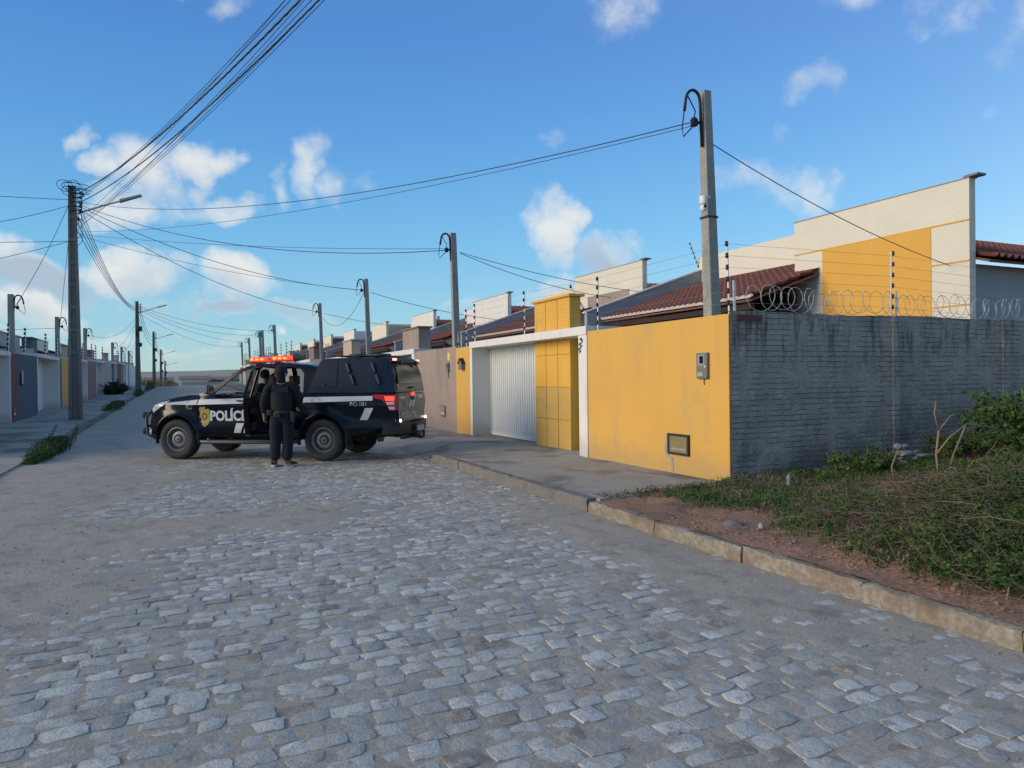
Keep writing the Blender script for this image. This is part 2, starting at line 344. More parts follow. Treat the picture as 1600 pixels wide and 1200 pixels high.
def kerb_l(y): return -2.62-.010*max(0, y-12) if y < 45 else -2.95
b = MB()
def grid(b, X, Y, fz):
    b.add([(x, y, fz(x, y)) for y in Y for x in X], [(j*len(X)+i, j*len(X)+i+1, (j+1)*len(X)+i+1, (j+1)*len(X)+i) for j in range(len(Y)-1) for i in range(len(X)-1)])
def frange(a, c, s):
    n = int(round((c-a)/s)); return [a+(c-a)*i/n for i in range(n+1)]
grid(b, frange(-3.7, 4.2, .05), frange(1.0, 12, .05), road_sand)
grid(b, frange(-4.4, 4.2, .1), frange(12, 24, .12), road_sand)
grid(b, frange(-4.4, 4.2, .43), frange(24, 60, .5), road_sand)
grid(b, frange(-4.4, 4.2, .86), frange(60, 130, 2), road_sand)
grid(b, frange(-3.7, 4.2, .5), frange(-8, 1.0, .5), road_sand)
struct(b.build('road', M['sand'], smooth=True))
# setts: one mesh, every stone slightly different, courses run across the street
M['sett'] = None
def sett_mat():
    m = bpy.data.materials.new('granite_setts'); m.use_nodes = True; q = NT(m.node_tree); q.n.clear()
    out = q.node('ShaderNodeOutputMaterial'); p = q.node('ShaderNodeBsdfPrincipled'); q.l.new(p.outputs[0], out.inputs[0])
    at = q.node('ShaderNodeAttribute', attribute_name='tone'); t = q.node('ShaderNodeTexCoord')
    n1 = q.noise(t.outputs['Object'], 14, 6, .65, .5); n2 = q.noise(t.outputs['Object'], 90, 4, .6)
    c = q.mix(at.outputs['Fac'], (.30,.295,.265), (.60,.60,.55))
    c = q.mix(q.ramp(at.outputs['Fac'], .03, .008), c, (.27,.225,.18))
    vor = q.node('ShaderNodeTexVoronoi', feature='DISTANCE_TO_EDGE', inp={'Scale': 9.0, 'Randomness': 1.0}); q.l.new(t.outputs['Object'], vor.inputs['Vector'])
    c = q.mix(q.math('MULTIPLY', q.math('SUBTRACT', 1.0, q.ramp(vor.outputs['Distance'], .0, .035)), q.math('MULTIPLY', q.ramp(n1, .5, .6), .55)), c, (.16,.145,.13))
    c = q.mix(q.ramp(n1, .46, .66), c, (.42,.395,.34))
    c = q.mix(q.math('MULTIPLY', q.ramp(n2, .5, .75), .5), c, (.17,.155,.14))
    c = q.mix(q.math('MULTIPLY', q.ramp(q.noise(t.outputs['Object'], 4, 6, .7), .56, .68), .75), c, (.20,.165,.125))
    q.l.new(c, p.inputs['Base Color']); p.inputs['Roughness'].default_value = .7
    b = q.node('ShaderNodeBump'); b.inputs['Strength'].default_value = 1; b.inputs['Distance'].default_value = .014
    q.l.new(q.math('ADD', n1, q.math('MULTIPLY', n2, .35)), b.inputs['Height']); q.l.new(b.outputs[0], p.inputs['Normal']); return m
b = MB(); tones = []
rnd = random.Random(3)
y = 1.1
while y < 40:
    row = rnd.uniform(.105, .140); x = -3.2+rnd.uniform(0, .2); ph = rnd.uniform(0, 9)
    n = 5 if y < 9 else (3 if y < 14 else 2)
    while x < 4.0:
        wd = rnd.uniform(.12, .205)
        cx, cy = x+wd/2, y+row/2
        cy += .05*math.sin(cx*1.1+y*.35)+.05*fbm(cx*.4, cy*.4, 3)
        gp = rnd.uniform(.003, .010); tone = rnd.random()**1.3
        hx, hy = wd/2-gp, row/2-gp*.7
        if rnd.random() < .10: hx *= .8; hy *= .85
        bz = road_base(cx, cy)+rnd.uniform(-.006, .004); rot = rnd.uniform(-.07, .07)
        tilt = (rnd.uniform(-.035, .035), rnd.uniform(-.045, .045))
        jit = [(rnd.uniform(-.016,.016), rnd.uniform(-.013,.013)) for _ in range(4)]
        if buried(cx, cy) < 1.35:
            vs = []; m = n+1
            for j in range(m+2):
                for i in range(m+2):
                    u = min(max((i-1)/(m-1), 0), 1); v = min(max((j-1)/(m-1), 0), 1)
                    edge = i in (0, m+1) or j in (0, m+1)
                    jx = lerp(lerp(jit[0][0], jit[1][0], u), lerp(jit[2][0], jit[3][0], u), v)
                    jy = lerp(lerp(jit[0][1], jit[1][1], u), lerp(jit[2][1], jit[3][1], u), v)
                    a, c = (2*u-1), (2*v-1)
                    # rounded plan outline
                    k = 1-.16*(a*a*c*c)*((tone*7) % 1)
                    lx, ly = a*hx*k+jx, c*hy*k+jy
                    if max(abs(a), abs(c)) > .85: q_ = .0075; lx += q_*noise.noise(Vector((cx*9+a*2.3, cy*9+c*2.3, 1))); ly += q_*noise.noise(Vector((cx*9+a*2.3, cy*9+c*2.3, 7)))
                    if edge: lx *= 1.02; ly *= 1.02
                    X = cx+lx*math.cos(rot)-ly*math.sin(rot); Y = cy+lx*math.sin(rot)+ly*math.cos(rot)
                    if edge: z = bz-.045
                    else:
                        rr = max(abs(a), abs(c))
                        z = bz+.001-(.0042*rr**7)+a*hx*tilt[0]+c*hy*tilt[1]+.0045*noise.noise(Vector((X*20, Y*20, 4)))+.002*noise.noise(Vector((X*60, Y*60, 4)))
                    vs.append((X, Y, z)); tones.append(tone)
            W_ = m+2
            b.add(vs, [(j*W_+i, j*W_+i+1, (j+1)*W_+i+1, (j+1)*W_+i) for j in range(W_-1) for i in range(W_-1)])
        x += wd
    y += row
o = b.build('road_paving_setts', sett_mat(), smooth=True, sharp=50)
at = o.data.attributes.new('tone', 'FLOAT', 'POINT'); at.data.foreach_set('value', tones); struct(o)
# grit: small loose pebbles lying in the sand
b = MB(); rnd = random.Random(11)
for k in range(7000):
    yy = 1.6+rnd.random()**1.4*10; xx = rnd.uniform(-2.6, 3.95)
    if rnd.random() > buried(xx, yy)+.25: continue
    r = rnd.uniform(.0025, .008)*(1 if rnd.random() < .93 else 1.9); z = road_sand(xx, yy)+r*.2
    a = rnd.uniform(0, 3.14); ca, sa = math.cos(a)*r, math.sin(a)*r
    b.add([(xx+ca, yy+sa, z), (xx-sa, yy+ca, z), (xx-ca, yy-sa*1.2, z), (xx+sa*1.3, yy-ca, z), (xx, yy, z+r*.8)], [(0,1,4),(1,2,4),(2,3,4),(3,0,4)])
tag(b.build('grit', mat('grit_stone', (.16,.13,.11), .9, (.3,.27,.24), 40, 1)), None, None, kind='stuff')

# ------------------------------------------------------------------ pavements and kerbs
def strip(name, x0f, x1f, y0, y1, top, m, step=.5, depth=.35, bump=.004):
    b = MB(); Y = frange(y0, y1, step); n = 9; vs = []
    for y in Y:
        a, c = x0f(y), x1f(y); t = top(y)
        vs.append((a, y, t-depth))
        for i in range(n): x = lerp(a, c, i/(n-1)); vs.append((x, y, t+bump*fbm(x*1.7, y*1.7, 6)))
        vs.append((c, y, t-depth))
    W_ = n+2
    fs = [(j*W_+i, j*W_+i+1, (j+1)*W_+i+1, (j+1)*W_+i) for j in range(len(Y)-1) for i in range(W_-1)]
    fs += [tuple(range(W_)), tuple((len(Y)-1)*W_+i for i in range(W_))]
    b.add(vs, fs); return struct(b.build(name, m, smooth=True, sharp=40))
strip('pavement', lambda y: 4.16, lambda y: 7.6, 6.75, 12.0, lambda y: g(y)+.142, M['conc'], .25, bump=.012)
def rampx(y): return 4.16 if y < 12.4 else 4.16-.25*min(1, (y-12.4)/1.5)
# lowered stretch: pavement sloping into the road behind the vehicle
b = MB(); Y = frange(12.0, 19.2, .2); vs = []
for y in Y:
    t = min(1, max(0, y-12.0)/.9)*min(1, (19.2-y)/.9); n = 12
    for i in range(n):
        x = lerp(4.02, 7.6, i/(n-1)); s_ = min(1, (x-4.02)/1.3); s_ = s_*s_*(3-2*s_)
        z = g(y)+lerp(.142, lerp(-.02, .142, s_), t)+.012*fbm(x*1.7, y*1.7, 6); vs.append((x, y, z))
b.add(vs, [(j*12+i, j*12+i+1, (j+1)*12+i+1, (j+1)*12+i) for j in range(len(Y)-1) for i in range(11)])
struct(b.build('pavement_ramp', M['conc'], smooth=True))
strip('pavement', lambda y: 4.16, lambda y: 7.6, 19.2, 105, lambda y: g(y)+.142, M['conc'], 1)
strip('pavement', lambda y: -8.5, lambda y: kerb_l(y)-.13, 8, 20.5, lambda y: g(y)+.05, M['conc'], .5, bump=.03)
strip('pavement', lambda y: -8.5, lambda y: kerb_l(y)-.13, 20.5, 105, lambda y: g(y)+.13, M['conc'], 1)
def kerb_run(name, xf, y0, y1, wd, h, m, L=1.0, rough=.008, seed=1):
    """kerb stones laid end to end, each chipped a little"""
    rnd = random.Random(seed); b = MB(); y = y0
    while y < y1-.05:
        l = min(L*rnd.uniform(.85, 1.15), y1-y); n = max(3, int(l/.09)); dx = rnd.uniform(-.012, .012); dz = rnd.uniform(-.012, .008)
        sec = [(0, -.25), (0, .4), (.0, .82), (.05, 1), (.5, 1.0), (1, 1.0), (1, -.25)]
        vs = []
        for j in range(n+1):
            yy = y+.004+(l-.008)*j/n; x0 = xf(yy)+dx
            for (a, c) in sec:
                X = x0+a*wd; Z = g(yy)+c*h*(1 if seed != 3 else 1-.85*max(0, min(1, (yy-12.0)/.9)))+dz
                if 0 < c: X += rough*2.2*noise.noise(Vector((yy*6, a*9+c*3, 2+seed)))
                if c > .5: Z += rough*1.4*noise.noise(Vector((yy*7, a*8, 5+seed))); 
                if c > .7 and a < .1: 
                    ch = max(0, noise.noise(Vector((yy*3.1, 3, seed)))-.15)*.09; Z -= ch; X += ch*abs(wd)/wd
                vs.append((X, yy, Z))
        k = len(sec)
        fs = [(j*k+i, j*k+i+1, (j+1)*k+i+1, (j+1)*k+i) for j in range(n) for i in range(k-1)]
        fs += [tuple(range(k)), tuple(n*k+i for i in range(k))]
        b.add(vs, fs); y += l
    return struct(b.build(name, m, smooth=True, sharp=45))
kerb_run('kerb', lambda y: 4.02+.012*math.sin(y*1.3), -6, 6.78, .11, .13, M['kerb'], 1.15, .012, 2)
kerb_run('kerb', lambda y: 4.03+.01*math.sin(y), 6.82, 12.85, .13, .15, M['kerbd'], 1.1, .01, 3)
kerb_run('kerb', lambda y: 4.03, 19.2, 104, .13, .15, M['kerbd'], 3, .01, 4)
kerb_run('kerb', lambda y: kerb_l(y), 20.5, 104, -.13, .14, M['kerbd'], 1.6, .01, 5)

# empty lot: soil rising away from the kerb
def lot_z(x, y):
    t = max(0, x-4.15)
    z = .125+.03*t+.05*fbm(x*.7, y*.7, 3)*min(1, t)+.02*fbm(x*3, y*3, 4, 4)+.028*fbm(x*8, y*8, 9, 3)*min(1, t*3)
    z += .30*math.exp(-(((x-6.3)/1.3)**2+((y-3.5)/.9)**2))+.30*math.exp(-(((x-8.6)/1.5)**2+((y-4.2)/1.3)**2))
    if x > 9.3: z += .10*min(2, x-9.3)
    return z
b = MB(); grid(b, frange(4.08, 9.0, .06), frange(-1.5, 6.93, .07), lot_z); grid(b, frange(9.0, 30, .5), frange(-6, 6.93, .4), lot_z); grid(b, frange(4.16, 9.0, .4), frange(-8, -1.5, .5), lot_z)
M['lot'] = mat('lot_soil', (.34,.175,.105), 1, (.22,.135,.09), 2.2, .9, 1, 40, fine=.35, stain=(.13,.10,.07), stsc=1.6, stth=(.48,.7))
struct(b.build('lot_soil', M['lot'], smooth=True))
# ------------------------------------------------------------------ walls, gates and houses along the street
WX = 6.2
M['porch'] = mat('porch_shade_dark', (.035,.02,.017), .8, (.02,.014,.012), 6)  # near-black colour paints in the deep shade under the eave
def tile_roof(name, p0, along, upv, nl, nu, parent, m=None, pitch=.19, fine=True):
    """clay pantiles: p0 eave corner, 'along' the eave, 'upv' up the slope (full vectors)"""
    p0, along, upv = Vector(p0), Vector(along), Vector(upv); nrm = along.cross(upv).normalized()
    if nrm.z < 0: nrm = -nrm
    L = along.length; U = upv.length; nt = max(2, int(L/pitch)); per = 8 if fine else 4; rows = max(2, int(U/.36)); b = MB(); vs = []
    nx = nt*per
    us = []
    for r in range(rows):
        us += [(r/rows, .035), ((r+.98)/rows, 0.0)]
    for (u, lift) in us:
        for i in range(nx+1):
            t = i/nx; ph = (i % per)/per*2*math.pi
            h = .045*math.cos(ph) if math.cos(ph) > 0 else .03*math.cos(ph)
            jz = .006*noise.noise(Vector((int(i/per)*3.1, u*40, 1)))
            vs.append(p0+along*t+upv*u+nrm*(h+lift+.02+jz))
    W_ = nx+1
    b.add(vs, [(j*W_+i, j*W_+i+1, (j+1)*W_+i+1, (j+1)*W_+i) for j in range(len(us)-1) for i in range(nx)])
    # underside boards
    q = [p0-nrm*.03, p0+along-nrm*.03, p0+along+upv-nrm*.03, p0+upv-nrm*.03]
    b.add(q+[v-nrm*.04 for v in q], [(0,1,2,3),(7,6,5,4),(0,4,5,1),(1,5,6,2),(2,6,7,3),(3,7,4,0)])
    o = b.build(name, m or M['tile'], parent, smooth=True, sharp=40)
    return o
def eave_mortar(p0, along, upv, parent, pitch=.19):
    p0, along, upv = Vector(p0), Vector(along), Vector(upv); nt = max(2, int(along.length/pitch)); b = MB(); a = along/nt; d = upv.normalized()
    n = along.cross(upv).normalized(); n = n if n.z > 0 else -n
    for k in range(nt+1):
        c = p0+a*k-d*.03+n*.045; vs = []
        for s_ in (0, 1):
            for j in range(7):
                t = math.pi*j/6; vs.append(c+a.normalized()*math.cos(t)*.062+n*(math.sin(t)*.05-.02)+d*(.06*s_))
        b.add(vs, [tuple(range(7)), tuple(range(13, 6, -1))]+[(j, j+1, 8+j, 7+j) for j in range(6)])
    b.hexa([p0-d*.025+n*.005, p0+along-d*.025+n*.005, p0+along+d*.03+n*.005, p0+d*.03+n*.005, p0-d*.025+n*.045, p0+along-d*.025+n*.045, p0+along+d*.03+n*.045, p0+d*.03+n*.045])
    return b.build('eave_mortar', M['mortar'], parent)
def parapet(b, x, y0, y1, z0, z1, t=.16):
    b.box((x, y0, z0), (x+t, y1, z1))
def corrugated_gate(y0, y1, x, z0, z1, parent, m, name='gate', pitch=.11):
    b = MB(); n = max(4, int((y1-y0)/pitch)); vs = []; prof = [(0,0),(.32,0),(.42,.035),(.78,.035),(.90,0)]
    ys = []
    for k in range(n):
        for (t, d) in prof: ys.append((y0+(y1-y0)*(k+t)/n, d))
    ys.append((y1, 0))
    for z in (z0+.06, z1-.06):
        for (yy, d) in ys: vs.append((x-d, yy, z))
    k = len(ys); b.add(vs, [(i, i+1, k+i+1, k+i) for i in range(k-1)])
    b.box((x-.045, y0, z0), (x+.03, y1, z0+.07)); b.box((x-.045, y0, z1-.07), (x+.03, y1, z1))
    b.box((x-.046, y0, z0+.07), (x+.03, y0+.05, z1-.07)); b.box((x-.046, y1-.05, z0+.07), (x+.03, y1, z1-.07))
    b.box((x-.005, y0+.05, z0+.07), (x+.02, y1-.05, z1-.07))
    g_ = b.build(name, m, parent)
    return g_
def wall_box(y0, y1, x0, x1, z0, z1, m, parent, name='wall_panel', bevel=.008):
    # boundary panel with a fine grid so it is not dead flat
    b = MB(); b.box((x0, y0, z0), (x1, y1, z1)); return b.build(name, m, parent, bevel=bevel)
def pillar(y0, y1, x0, x1, z0, z1, m, parent, capm, cols=3, rowh=.62, mlow=None, nlow=2, groove=.010):
    """tiled gate pillar: separate render tiles with grooves between"""
    b = MB(); bl = MB(); core = MB(); core.box((x0+.03, y0+.012, z0), (x1, y1-.012, z1-.01))
    cw = (y1-y0)/cols; z = z0; r = 0
    while z < z1-.02:
        zt = min(z1, z+rowh)
        if z1-z < rowh*1.9 and z1-z > rowh: zt = z1
        for c in range(cols):
            tgt = bl if (mlow and r < nlow) else b
            tgt.box((x0, y0+c*cw+groove*(c > 0), z+groove*(r > 0)), (x0+.04, y0+(c+1)*cw-groove*(c < cols-1), zt-.0))
        z = zt; r += 1
    root = core.build('pillar', m, parent); b.build('pillar_tiles', m, root, ws=True)
    if mlow: bl.build('pillar_tiles', mlow, root)
    c = MB(); c.box((x0-.05, y0-.07, z1), (x1+.05, y1+.07, z1+.05)); c.build('cap', capm, root, bevel=.006)
    return root
RIGHT = [ # y0, y1(lot), wall material, strip material, pillar mats, gable mats, labels
 dict(y0=6.96, wall='yellow', strip='yellow', pil='yellow2', name='yellow', gab='cream', pan='orange', side=None),
 dict(y0=16.86, wall='mauve', strip='mauve', pil='mauve', name='mauve', gab='cream', pan='mauve', side=None),
 dict(y0=26.5, wall='greyw', strip='greyw', pil='beige', name='grey', gab='white', pan='white', side=None),
 dict(y0=36.3, wall='brown', strip='brown', pil='brown', name='brown', gab='white', pan='white', side=None),
 dict(y0=46.3, wall='beige', strip='beige', pil='beige', name='beige', gab='cream', pan='cream', side='beige'),
 dict(y0=56.3, wall='peach', strip='peach', pil='beige', name='peach', gab='white', pan='white', side='white'),
 dict(y0=66.2, wall='greyw', strip='brick', pil='brick', name='grey', gab='cream', pan='orange', side='brick'),
 dict(y0=76.0, wall='brick', strip='brick', pil='brick', name='brick red', gab='cream', pan='peach', side='brick'),
 dict(y0=85.8, wall='cream', strip='cream', pil='beige', name='cream', gab='cream', pan='brick', side='brick'),
]
ORD = ['first','second','third','fourth','fifth','sixth','seventh','eighth','ninth','tenth']
RLAB = ['bright yellow street wall with white portal, ribbed white gate and tiled yellow pillar beside the empty lot',
 'mauve street wall with a yellow sticker, right behind the back of the police pickup',
 'grey street wall with beige pillar, third on the right side, behind the pickup canopy',
 'dull brown street wall, fourth on the right side of the street',
 'beige street wall, fifth on the right side of the street',
 'peach street wall, sixth on the right side of the street',
 'grey street wall with brick red pillar, seventh on the right side of the street',
 'brick red street wall, eighth on the right side of the street',
 'cream street wall, farthest on the right side of the street']
HLAB = ['house with tall cream gable and big orange panel rising behind the grey block wall',
 'house with cream gable and pinkish brown panel behind the yellow tiled pillar',
 'house with stepped white gable behind the mauve street wall',
 'house with plain white gable and lower cream section above the pickup canopy',
 'house with cream box front and beige side, above the front of the pickup canopy',
 'white box shaped house front above the rear of the pickup cab',
 'cream and orange house front with dark red side above the pickup cab',
 'cream house front with red side, second last in the right hand row',
 'cream house front with red side, farthest in the right hand row']
for i, c in enumerate(RIGHT):
    y0 = c['y0']; y1 = RIGHT[i+1]['y0'] if i+1 < len(RIGHT) else y0+9.8
    gz = g(y0+4); zb = gz+.12; zt = g(y0+3)+2.275
    near = i < 2
    mw = M[c['wall']]
    t = thing('boundary_wall', RLAB[i], 'wall', (WX, y0, gz), group='street walls on the right')
    pa, pb = y0+3.44, y0+8.88
    if i > 0: pa, pb = y0+3.5, y0+8.65
    wall_box(y0+.0, pa, WX, WX+.16, zb-.2, zt, mw, t)
    wall_box(pb, y1, WX+.002, WX+.16, zb-.2, zt, M[c['strip']], t)
    # portal: posts, deep reveal, lintel
    p = MB(); zl = zt+.095
    p.box((WX-.02, pa, zb-.2), (WX+.62, pa+.28, zl-.15)); p.box((WX-.02, pb-.14, zb-.2), (WX+.62, pb, zl-.15))
    p.box((WX-.035, pa-.004, zl-.15), (WX+.70, pb+.004, zl))
    por = p.build('portal', M['white'], t, bevel=.006)
    gx = WX+.46
    if i == 0:
        corrugated_gate(13.0, pb-.14, gx+.02, zb+.04, zt-.02, t, M['gateM'])
        pillar(11.50, 12.95, WX+.28, WX+.52, zb-.05, 3.0, M['yellow2'], t, M['yellow2'], 3, .62, M['olive'], 2)
        corrugated_gate(pa+.28, 11.38, gx+.05, zb+.04, zt-.05, t, M['gateM'], 'pedestrian_gate', .12)
    else:
        pp = M[c['pil']]
        corrugated_gate(y0+5.85, pb-.14, gx+.02, zb+.04, zt-.02, t, M['beige'] if i == 1 else M['gateM'], pitch=.11 if near else .3)
        pillar(y0+4.0, y0+5.75, WX+.28, WX+.66, zb, gz+3.02, pp, t, M['brown'] if c['wall'] == 'mauve' else pp, 3 if i < 3 else 2, 3.3)
        corrugated_gate(pa+.28, y0+3.98, gx+.05, zb+.04, zt-.05, t, M['gateM'], 'pedestrian_gate', .1)
    # ---------------- house behind
    h = thing('house', HLAB[i], 'house', (12.3, y0+1, gz), group='houses on the right side')
    mg = M[c['gab']]; GX = 12.3 if i else 12.3
    ga, gb_ = (7.82, 11.68) if i == 0 else (y0+.58, y0+4.55)
    ztop = 4.88+gz+(.0 if i else -.03)
    b = MB(); b.box((GX, ga, gz), (GX+.17, gb_, ztop)); b.build('gable_wall', mg, h, bevel=.006)
    b = MB(); b.box((GX-.02, ga-.02, ztop), (GX+.19, gb_+.01, ztop+.014)); b.build('coping', M['greyw'], h)
    b = MB(); b.hexa([(GX-.03, ga-.16, ztop+.015), (GX+.20, ga-.16, ztop+.015), (GX+.20, ga+.10, ztop+.015), (GX-.03, ga+.10, ztop+.015), (GX-.03, ga-.17, ztop+.05), (GX+.20, ga-.17, ztop+.05), (GX+.20, ga+.06, ztop+.05), (GX-.03, ga+.06, ztop+.05)]); b.build('coping_end', M['plastic'], h)
    if i < 2 or c['side']:
        zp = gz+(4.12 if i < 2 else 4.2)
        b = MB(); b.box((GX-.012, ga+(.69 if i < 2 else .8), gz+2), (GX+.0, gb_-(.76 if i == 0 else .85), zp)); b.build('painted_panel', M[c['pan']], h)
    if i == 0:
        b = MB(); b.box((GX-.014, ga, 4.12), (GX, gb_, 4.145)); b.box((GX-.014, ga, 3.42), (GX, ga+.70, 3.445)); b.box((GX-.014, ga, 2.66), (GX, ga+.70, 2.685)); b.build('orange_trim_line', M['orange'], h)
    # recessed lower part of the front
    RX = 13.85
    b = MB(); b.box((RX, gb_-.02, gz), (RX+.16, y1-.02, gz+(4.98 if i < 4 else 4.5)))
    b.box((GX+.17, gb_-.16, gz), (RX, gb_, gz+4.2)); b.build('recessed_wall', mg, h)
    # body of the house behind
    b = MB(); sd = M[c['side']] if c['side'] else M['greyw']
    if c['side']:
        b.box((GX+.17, ga+.02, gz), (GX+6.0, gb_-.02, ztop-.30)); b.build('upper_box', sd, h)
        b = MB(); b.box((GX+.17, ga-.0, ztop-.30), (GX+6.05, gb_, ztop-.12)); b.build('box_rim', mg, h)
    else:
        b.box((GX+.17, ga+.10, gz), (GX+9, y1-.3, gz+3.4)); b.build('house_body', sd, h)
        tile_roof('back_roof', (GX+.17, ga-.25, gz+3.44), (9, 0, 0), (0, 3.6, 1.25), 40, 10, h, fine=(i == 0))
    # front roof between party walls, rising away from the street
    EX = 10.38
    yv = 11.0 if i == 0 else y0+3.4
    ye = y1-.28
    sl = .33
    p0 = (EX, yv, gz+3.06); al = (0, ye-yv, 0); upv = (3.45, 0, 3.45*sl)
    if i < 5:
        tile_roof('front_roof', p0, al, upv, 0, 0, h, fine=(i == 0)); 
        if i < 2: eave_mortar(p0, al, upv, h)
        b = MB(); b.box((EX+1.5, yv+.35, gz), (EX+1.65, ye, gz+3.3)); b.build('porch_wall', M['greyw'] if i else M['porch'], h)  # first house: shade below the roof is put into the wall colour
        b = MB(); b.box((EX+.1, yv+.1, gz+2.84), (EX+.2, ye, gz+2.96)); b.box((EX+.15, yv+.15, gz), (EX+.3, yv+.3, gz+2.84)); b.build('porch_beam', M['porch'], h)
        # sloping verge end under the tiles
        b = MB()
        if i: b.prism([(EX+.05, gz+3.0), (EX+3.4, gz+3.0+3.35*sl), (EX+3.4, gz+2.6), (EX+1.0, gz+2.6)], lambda x, z: (x, yv+.12, z), lambda x, z: (x, yv+.22, z)); b.build('verge_wall', M['greyw'], h)
    else:
        tile_roof('front_roof', p0, al, upv, 0, 0, h, fine=False, pitch=.5)
    # party wall to the next lot, sloping with the roof
    b = MB(); b.prism([(9.95, gz+2.0), (9.95, gz+3.24), (14.3, gz+4.74), (14.3, gz+2.0)], lambda x, z: (x, y1-.16, z), lambda x, z: (x, y1-.02, z))
    b.build('party_wall', M['greyw'], h)
    b = MB(); b.prism([(9.9, gz+3.24), (9.9, gz+3.28), (14.3, gz+4.79), (14.3, gz+4.75)], lambda x, z: (x, y1-.20, z), lambda x, z: (x, y1+.02, z)); b.build('coping', M['white'], h)
    b = MB(); b.box((WX+.7, y1-.17, gz), (9.95, y1-.03, gz+2.35)); b.build('side_wall', M['greyw'], h)
    
# blue sheet roof in the back
t = thing('shed', 'shed with blue sheet roof seen between the two tall cream gables', 'shed', (19, 19, 0))
b = MB(); b.box((17.2, 21, 0), (21, 25.5, 4.2)); b.build('shed_wall', M['greyw'], t)
b = MB(); b.hexa([(17, 20.8, 4.25), (21.4, 20.8, 5.1), (21.4, 25.8, 5.1), (17, 25.8, 4.25), (17, 20.8, 4.32), (21.4, 20.8, 5.17), (21.4, 25.8, 5.17), (17, 25.8, 4.32)]); b.build('roof', M['blueroof'], t)

# fittings on the yellow wall
def box_part(name, a, b_, m, parent, bevel=0): q = MB(); q.box(a, b_); return q.build(name, m, parent, bevel=bevel)
t = thing('electricity_meter_box', 'grey meter box with dark glass window high on the yellow wall', 'meter box', (WX, 7.42, 1.63))
bx = box_part('box_body', (WX-.05, 7.32, 1.46), (WX+.01, 7.53, 1.80), M['plastic'], t, .008)
box_part('window', (WX-.056, 7.385, 1.66), (WX-.05, 7.455, 1.755), mat('meter_glass', (.01,.012,.02), .15), t)
box_part('window_frame', (WX-.053, 7.36, 1.63), (WX-.0502, 7.50, 1.775), mat('meter_frame', (.28,.28,.26), .5), t)
box_part('seal', (WX-.058, 7.335, 1.605), (WX-.05, 7.36, 1.63), M['wpaint'], t)
box_part('nameplate', (WX-.058, 7.39, 1.49), (WX-.05, 7.50, 1.545), mat('meter_plate', (.45,.45,.43), .5, (.2,.2,.2), 60, .9), t)
box_part('conduit', (WX-.012, 7.415, 1.38), (WX+.01, 7.43, 1.46), M['brown'], t)
t = thing('water_meter_box', 'bronze water meter cover in black frame low on the yellow wall', 'meter box', (WX, 7.95, .55))
fr = MB(); fr.box((WX-.035, 7.73, .405), (WX+.01, 8.19, .435)); fr.box((WX-.035, 7.73, .665), (WX+.01, 8.19, .695)); fr.box((WX-.035, 7.73, .436), (WX+.01, 7.765, .664)); fr.box((WX-.035, 8.155, .436), (WX+.01, 8.19, .664))
fr.build('frame', M['black'], t, bevel=.004)
box_part('cover', (WX-.022, 7.765, .436), (WX+.01, 8.155, .664), mat('bronze_cover', (.23,.19,.09), .45, (.19,.16,.08), 5), t)
box_part('label_strip', (WX-.026, 7.81, .475), (WX-.0222, 8.11, .50), M['metal'], t)
b = MB(); b.prism([(8.19, .30), (8.19, .70), (8.245, .69), (8.27, .55), (8.29, .38), (8.25, .28), (8.12, .27), (8.10, .0), (8.05, .0), (8.07, .30)], lambda y, z: (WX-.006, y, z+.12-.0), lambda y, z: (WX+.01, y, z+.12))
b = MB(); b.prism([(8.19, .36), (8.19, .70), (8.235, .69), (8.262, .58), (8.285, .44), (8.25, .36), (8.16, .34), (8.13, .16), (8.09, .16), (8.10, .36)], lambda y, z: (WX-.006, y, z), lambda y, z: (WX+.01, y, z)); b.build('mortar_patch', mat('raw_mortar', (.33,.33,.31), .95, (.22,.215,.20), 12), t)
# house number on the white post
t = thing('house_number', 'black slanted house number 223 on the white portal post', 'house number', (WX, 10.5, 2.1))
def num_fn(ch, y, z, ang):
    ca, sa = math.cos(ang), math.sin(ang)
    def f(u, v): q = (u*ca-v*sa, u*sa+v*ca); return (WX-.028, y-q[0], z+q[1])
    return f
for ch, y, z in (('2', 10.635, 1.90), ('2', 10.600, 1.985), ('3', 10.565, 2.07)):
    lettering(ch, .135, num_fn(ch, y, z, R(40)), M['black'], t, weight=.004, sx=1.25)
# mailbox and panels on the far bits
t = thing('mailbox', 'small grey house shaped mailbox on the narrow yellow strip', 'mailbox', (WX, 16.3, 1.85))
b = MB(); b.prism([(16.22, 1.72), (16.22, 1.88), (16.33, 1.98), (16.44, 1.88), (16.44, 1.72)], lambda y, z: (WX-.09, y, z), lambda y, z: (WX-.002, y, z)); b.build('box_body', M['plastic'], t)
b = MB(); b.hexa([(WX-.11, 16.19, 1.865), (WX, 16.19, 1.865), (WX, 16.33, 1.985), (WX-.11, 16.33, 1.985), (WX-.11, 16.19, 1.885), (WX, 16.19, 1.885), (WX, 16.33, 2.005), (WX-.11, 16.33, 2.005)])
b.hexa([(WX-.11, 16.33, 1.985), (WX, 16.33, 1.985), (WX, 16.47, 1.865), (WX-.11, 16.47, 1.865), (WX-.11, 16.33, 2.005), (WX, 16.33, 2.005), (WX, 16.47, 1.885), (WX-.11, 16.47, 1.885)]); b.build('roof', M['black'], t)
t = thing('sticker', 'bright yellow sticker near the top of the mauve wall', 'sticker', (WX, 17.4, 2.08))
box_part('sheet', (WX-.006, 17.29, 1.98), (WX-.001, 17.47, 2.17), mat('sticker_yellow', (.75,.72,.05), .6, (.5,.5,.08), 30), t)
t = thing('electricity_meter_box', 'small grey meter box under the yellow sticker on the mauve wall', 'meter box', (WX, 17.4, 1.8))
